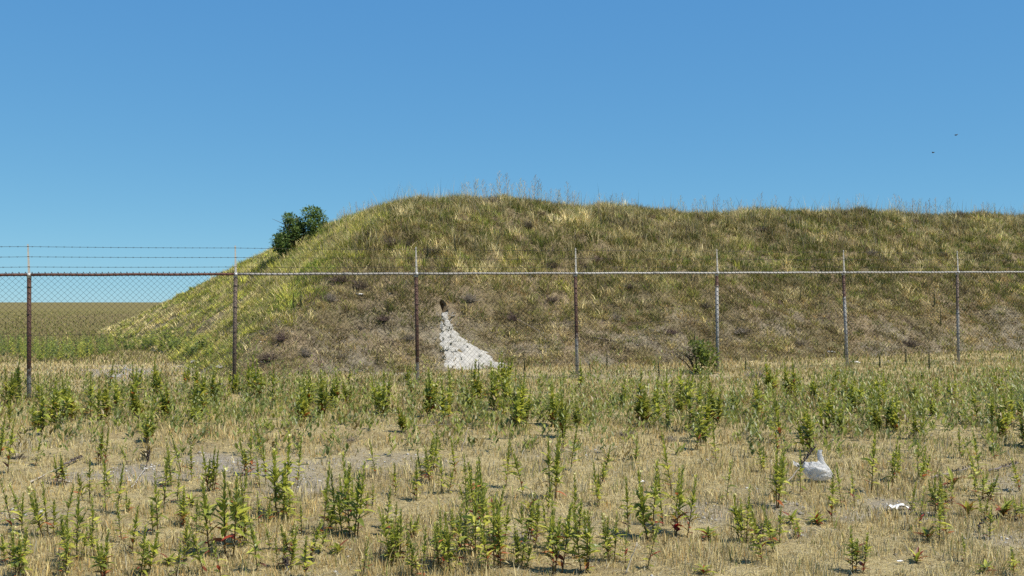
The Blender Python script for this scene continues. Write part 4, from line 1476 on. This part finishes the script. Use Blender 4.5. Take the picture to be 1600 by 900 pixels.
stick('withered_stalk', (1012, 622), (1014, 600), 0, 1, 0.009, 'short pale stake standing in the green belt', (0.52, 0.47, 0.38), 0, 'dry stalk')
stick('withered_stalk', (448, 897), (446, 874), 0, 1, 0.007, 'grey withered seed head at the bottom left of the centre', (0.30, 0.29, 0.28), 14, 'dry stalk')
stick('withered_stalk', (1185, 850), (1188, 824), 0, 1, 0.006, 'dark withered stalk between two weeds at the lower right', (0.12, 0.09, 0.07), 10, 'dry stalk')
stick('stick', (640, 668), (770, 664), 0.02, 0.02, 0.006, 'thin grey stick in the grass at the edge of the green belt', (0.3, 0.27, 0.22))
stick('stick', (805, 500), (845, 522), 0.04, 0.04, 0.012, 'dead branch lying on the mound right of the white sand', (0.24, 0.2, 0.16))
stick('stick', (925, 530), (965, 536), 0.04, 0.04, 0.012, 'dead branch lying low on the mound behind the fence', (0.15, 0.12, 0.1))

m_paper = plain_mat('white_paper', (0.80, 0.79, 0.76), 0.8, 0, 0.08, 60)


def scrap(px_, py_, wpx, seed, label, dpx=None):
    rnd = random.Random(seed)
    p = hit(px_, py_); kk_ = p.y / F
    w_ = wpx * kk_; dd = w_ * 0.55
    V = []; F_ = []
    for i in range(9):
        for k in range(6):
            u = i / 8 - 0.5; v = k / 5 - 0.5
            e = 1 - 0.5 * (2 * abs(u)) ** 2
            V.append((u * w_ + rnd.uniform(-.05, .05) * w_, v * dd * e + rnd.uniform(-.05, .05) * w_, 0.018 + rnd.uniform(0, 0.16) * w_ + 0.05 * w_ * math.sin(u * 9)))
    for i in range(8):
        for k in range(5):
            F_.append((i * 6 + k, (i + 1) * 6 + k, (i + 1) * 6 + k + 1, i * 6 + k + 1))
    o = link_mesh('paper_scrap', np_mesh('paper_scrap', np.array(V), quad=np.array(F_)), m_paper)
    o.location = p
    sm = o.modifiers.new('thick', 'SOLIDIFY'); sm.thickness = 0.002
    tag(o, label, 'paper')


scrap(1403, 797, 34, 1, 'crumpled white paper scrap lying on the bare gravel at the right')
scrap(1406, 882, 10, 2, 'tiny white paper scrap near the bottom right')
scrap(1003, 756, 9, 3, 'tiny white paper scrap in the grass right of the centre')
scrap(1336, 568, 14, 4, 'flat white scrap on the ground behind the leaning fence post')
scrap(562, 462, 12, 5, 'white scrap caught high on the left of the mound face')
scrap(202, 754, 6, 6, 'small white speck of paper on the left gravel')

# pale rubble at the foot of the mound on the left
for i, (px_, py_, wp) in enumerate([(308, 566, 22), (200, 578, 26), (222, 582, 18), (345, 574, 16), (185, 588, 14), (1297, 550, 10)]):
    p = hit(px_, py_)
    kk_ = p.y / F
    rnd = random.Random(i)
    mb = MB()
    for q in range(14):
        c0 = p + Vector((rnd.uniform(-.5, .5) * wp * kk_, rnd.uniform(-.3, .3), 0.01))
        R = rnd.uniform(0.015, 0.055) * (1 if q else 1.8)
        b = len(mb.v)
        for v in oct_v:
            mb.v.append(c0 + Vector(v) * R * rnd.uniform(0.6, 1.3)); g_ = rnd.uniform(0.24, 0.44); mb.c.append((g_, g_ * .96, g_ * .90))
        mb.f += [tuple(int(b + f_) for f_ in f) for f in oct_f]
    o = mb.build('rubble', M_SAND, smooth=False)
    tag(o, ['heap of pale rubble at the foot of the left end of the mound', 'grey rubble behind the fence at the left, larger patch', 'grey rubble beside the larger patch behind the fence',
            'pale rubble just left of the mottled fence post', 'small rubble patch nearest the left fence post', 'grey stone low on the mound left of the leaning post'][i], 'rubble', kind='stuff')

# ------------------------------------------------------------------ two birds far up in the sky
m_bird = plain_mat('dark_feather', (0.10, 0.105, 0.11), 0.8)
for (px_, py_, wp, roll, lab) in ((1458, 238.5, 6, 0.05, 'small dark bird gliding, the lower of two in the sky'), (1494, 211, 8, -0.2, 'small dark bird with angled wings, the upper of two in the sky')):
    r = ray(px_, py_); P = Vector((0, 0, EYE)) + Vector(r) * 70
    kk_ = 70 / F
    root = empty('bird', P); root.rotation_euler = (0, roll, 0.3)
    tag(root, lab, 'bird', 'birds in the sky')
    mb = MB(); L_ = wp * kk_ * 0.5
    mb.tube([(0, -L_ * .6, 0), (0, -L_ * .3, 0.01), (0, L_ * .2, 0.0), (0, L_ * .7, 0)], [0.01, 0.04, 0.045, 0.008], 8)
    mb.build('body', m_bird, root)
    for sd_ in (-1, 1):
        mb = MB()
        up_ = [(0, -0.06, 0.01), (sd_ * L_ * .5, -0.08, 0.05), (sd_ * L_, 0.02, 0.02), (sd_ * L_ * .5, 0.06, 0.045), (0, 0.09, 0.0)]
        mb.poly(up_); mb.poly([(x, y, z - 0.012) for x, y, z in reversed(up_)])
        mb.build('wing', m_bird, root, smooth=False)

# prototypes that found no place
for v in PROTO.values():
    for r in v:
        if r.name not in USED:
            for k in KIDS[r.name]: bpy.data.objects.remove(k)
            bpy.data.objects.remove(r)
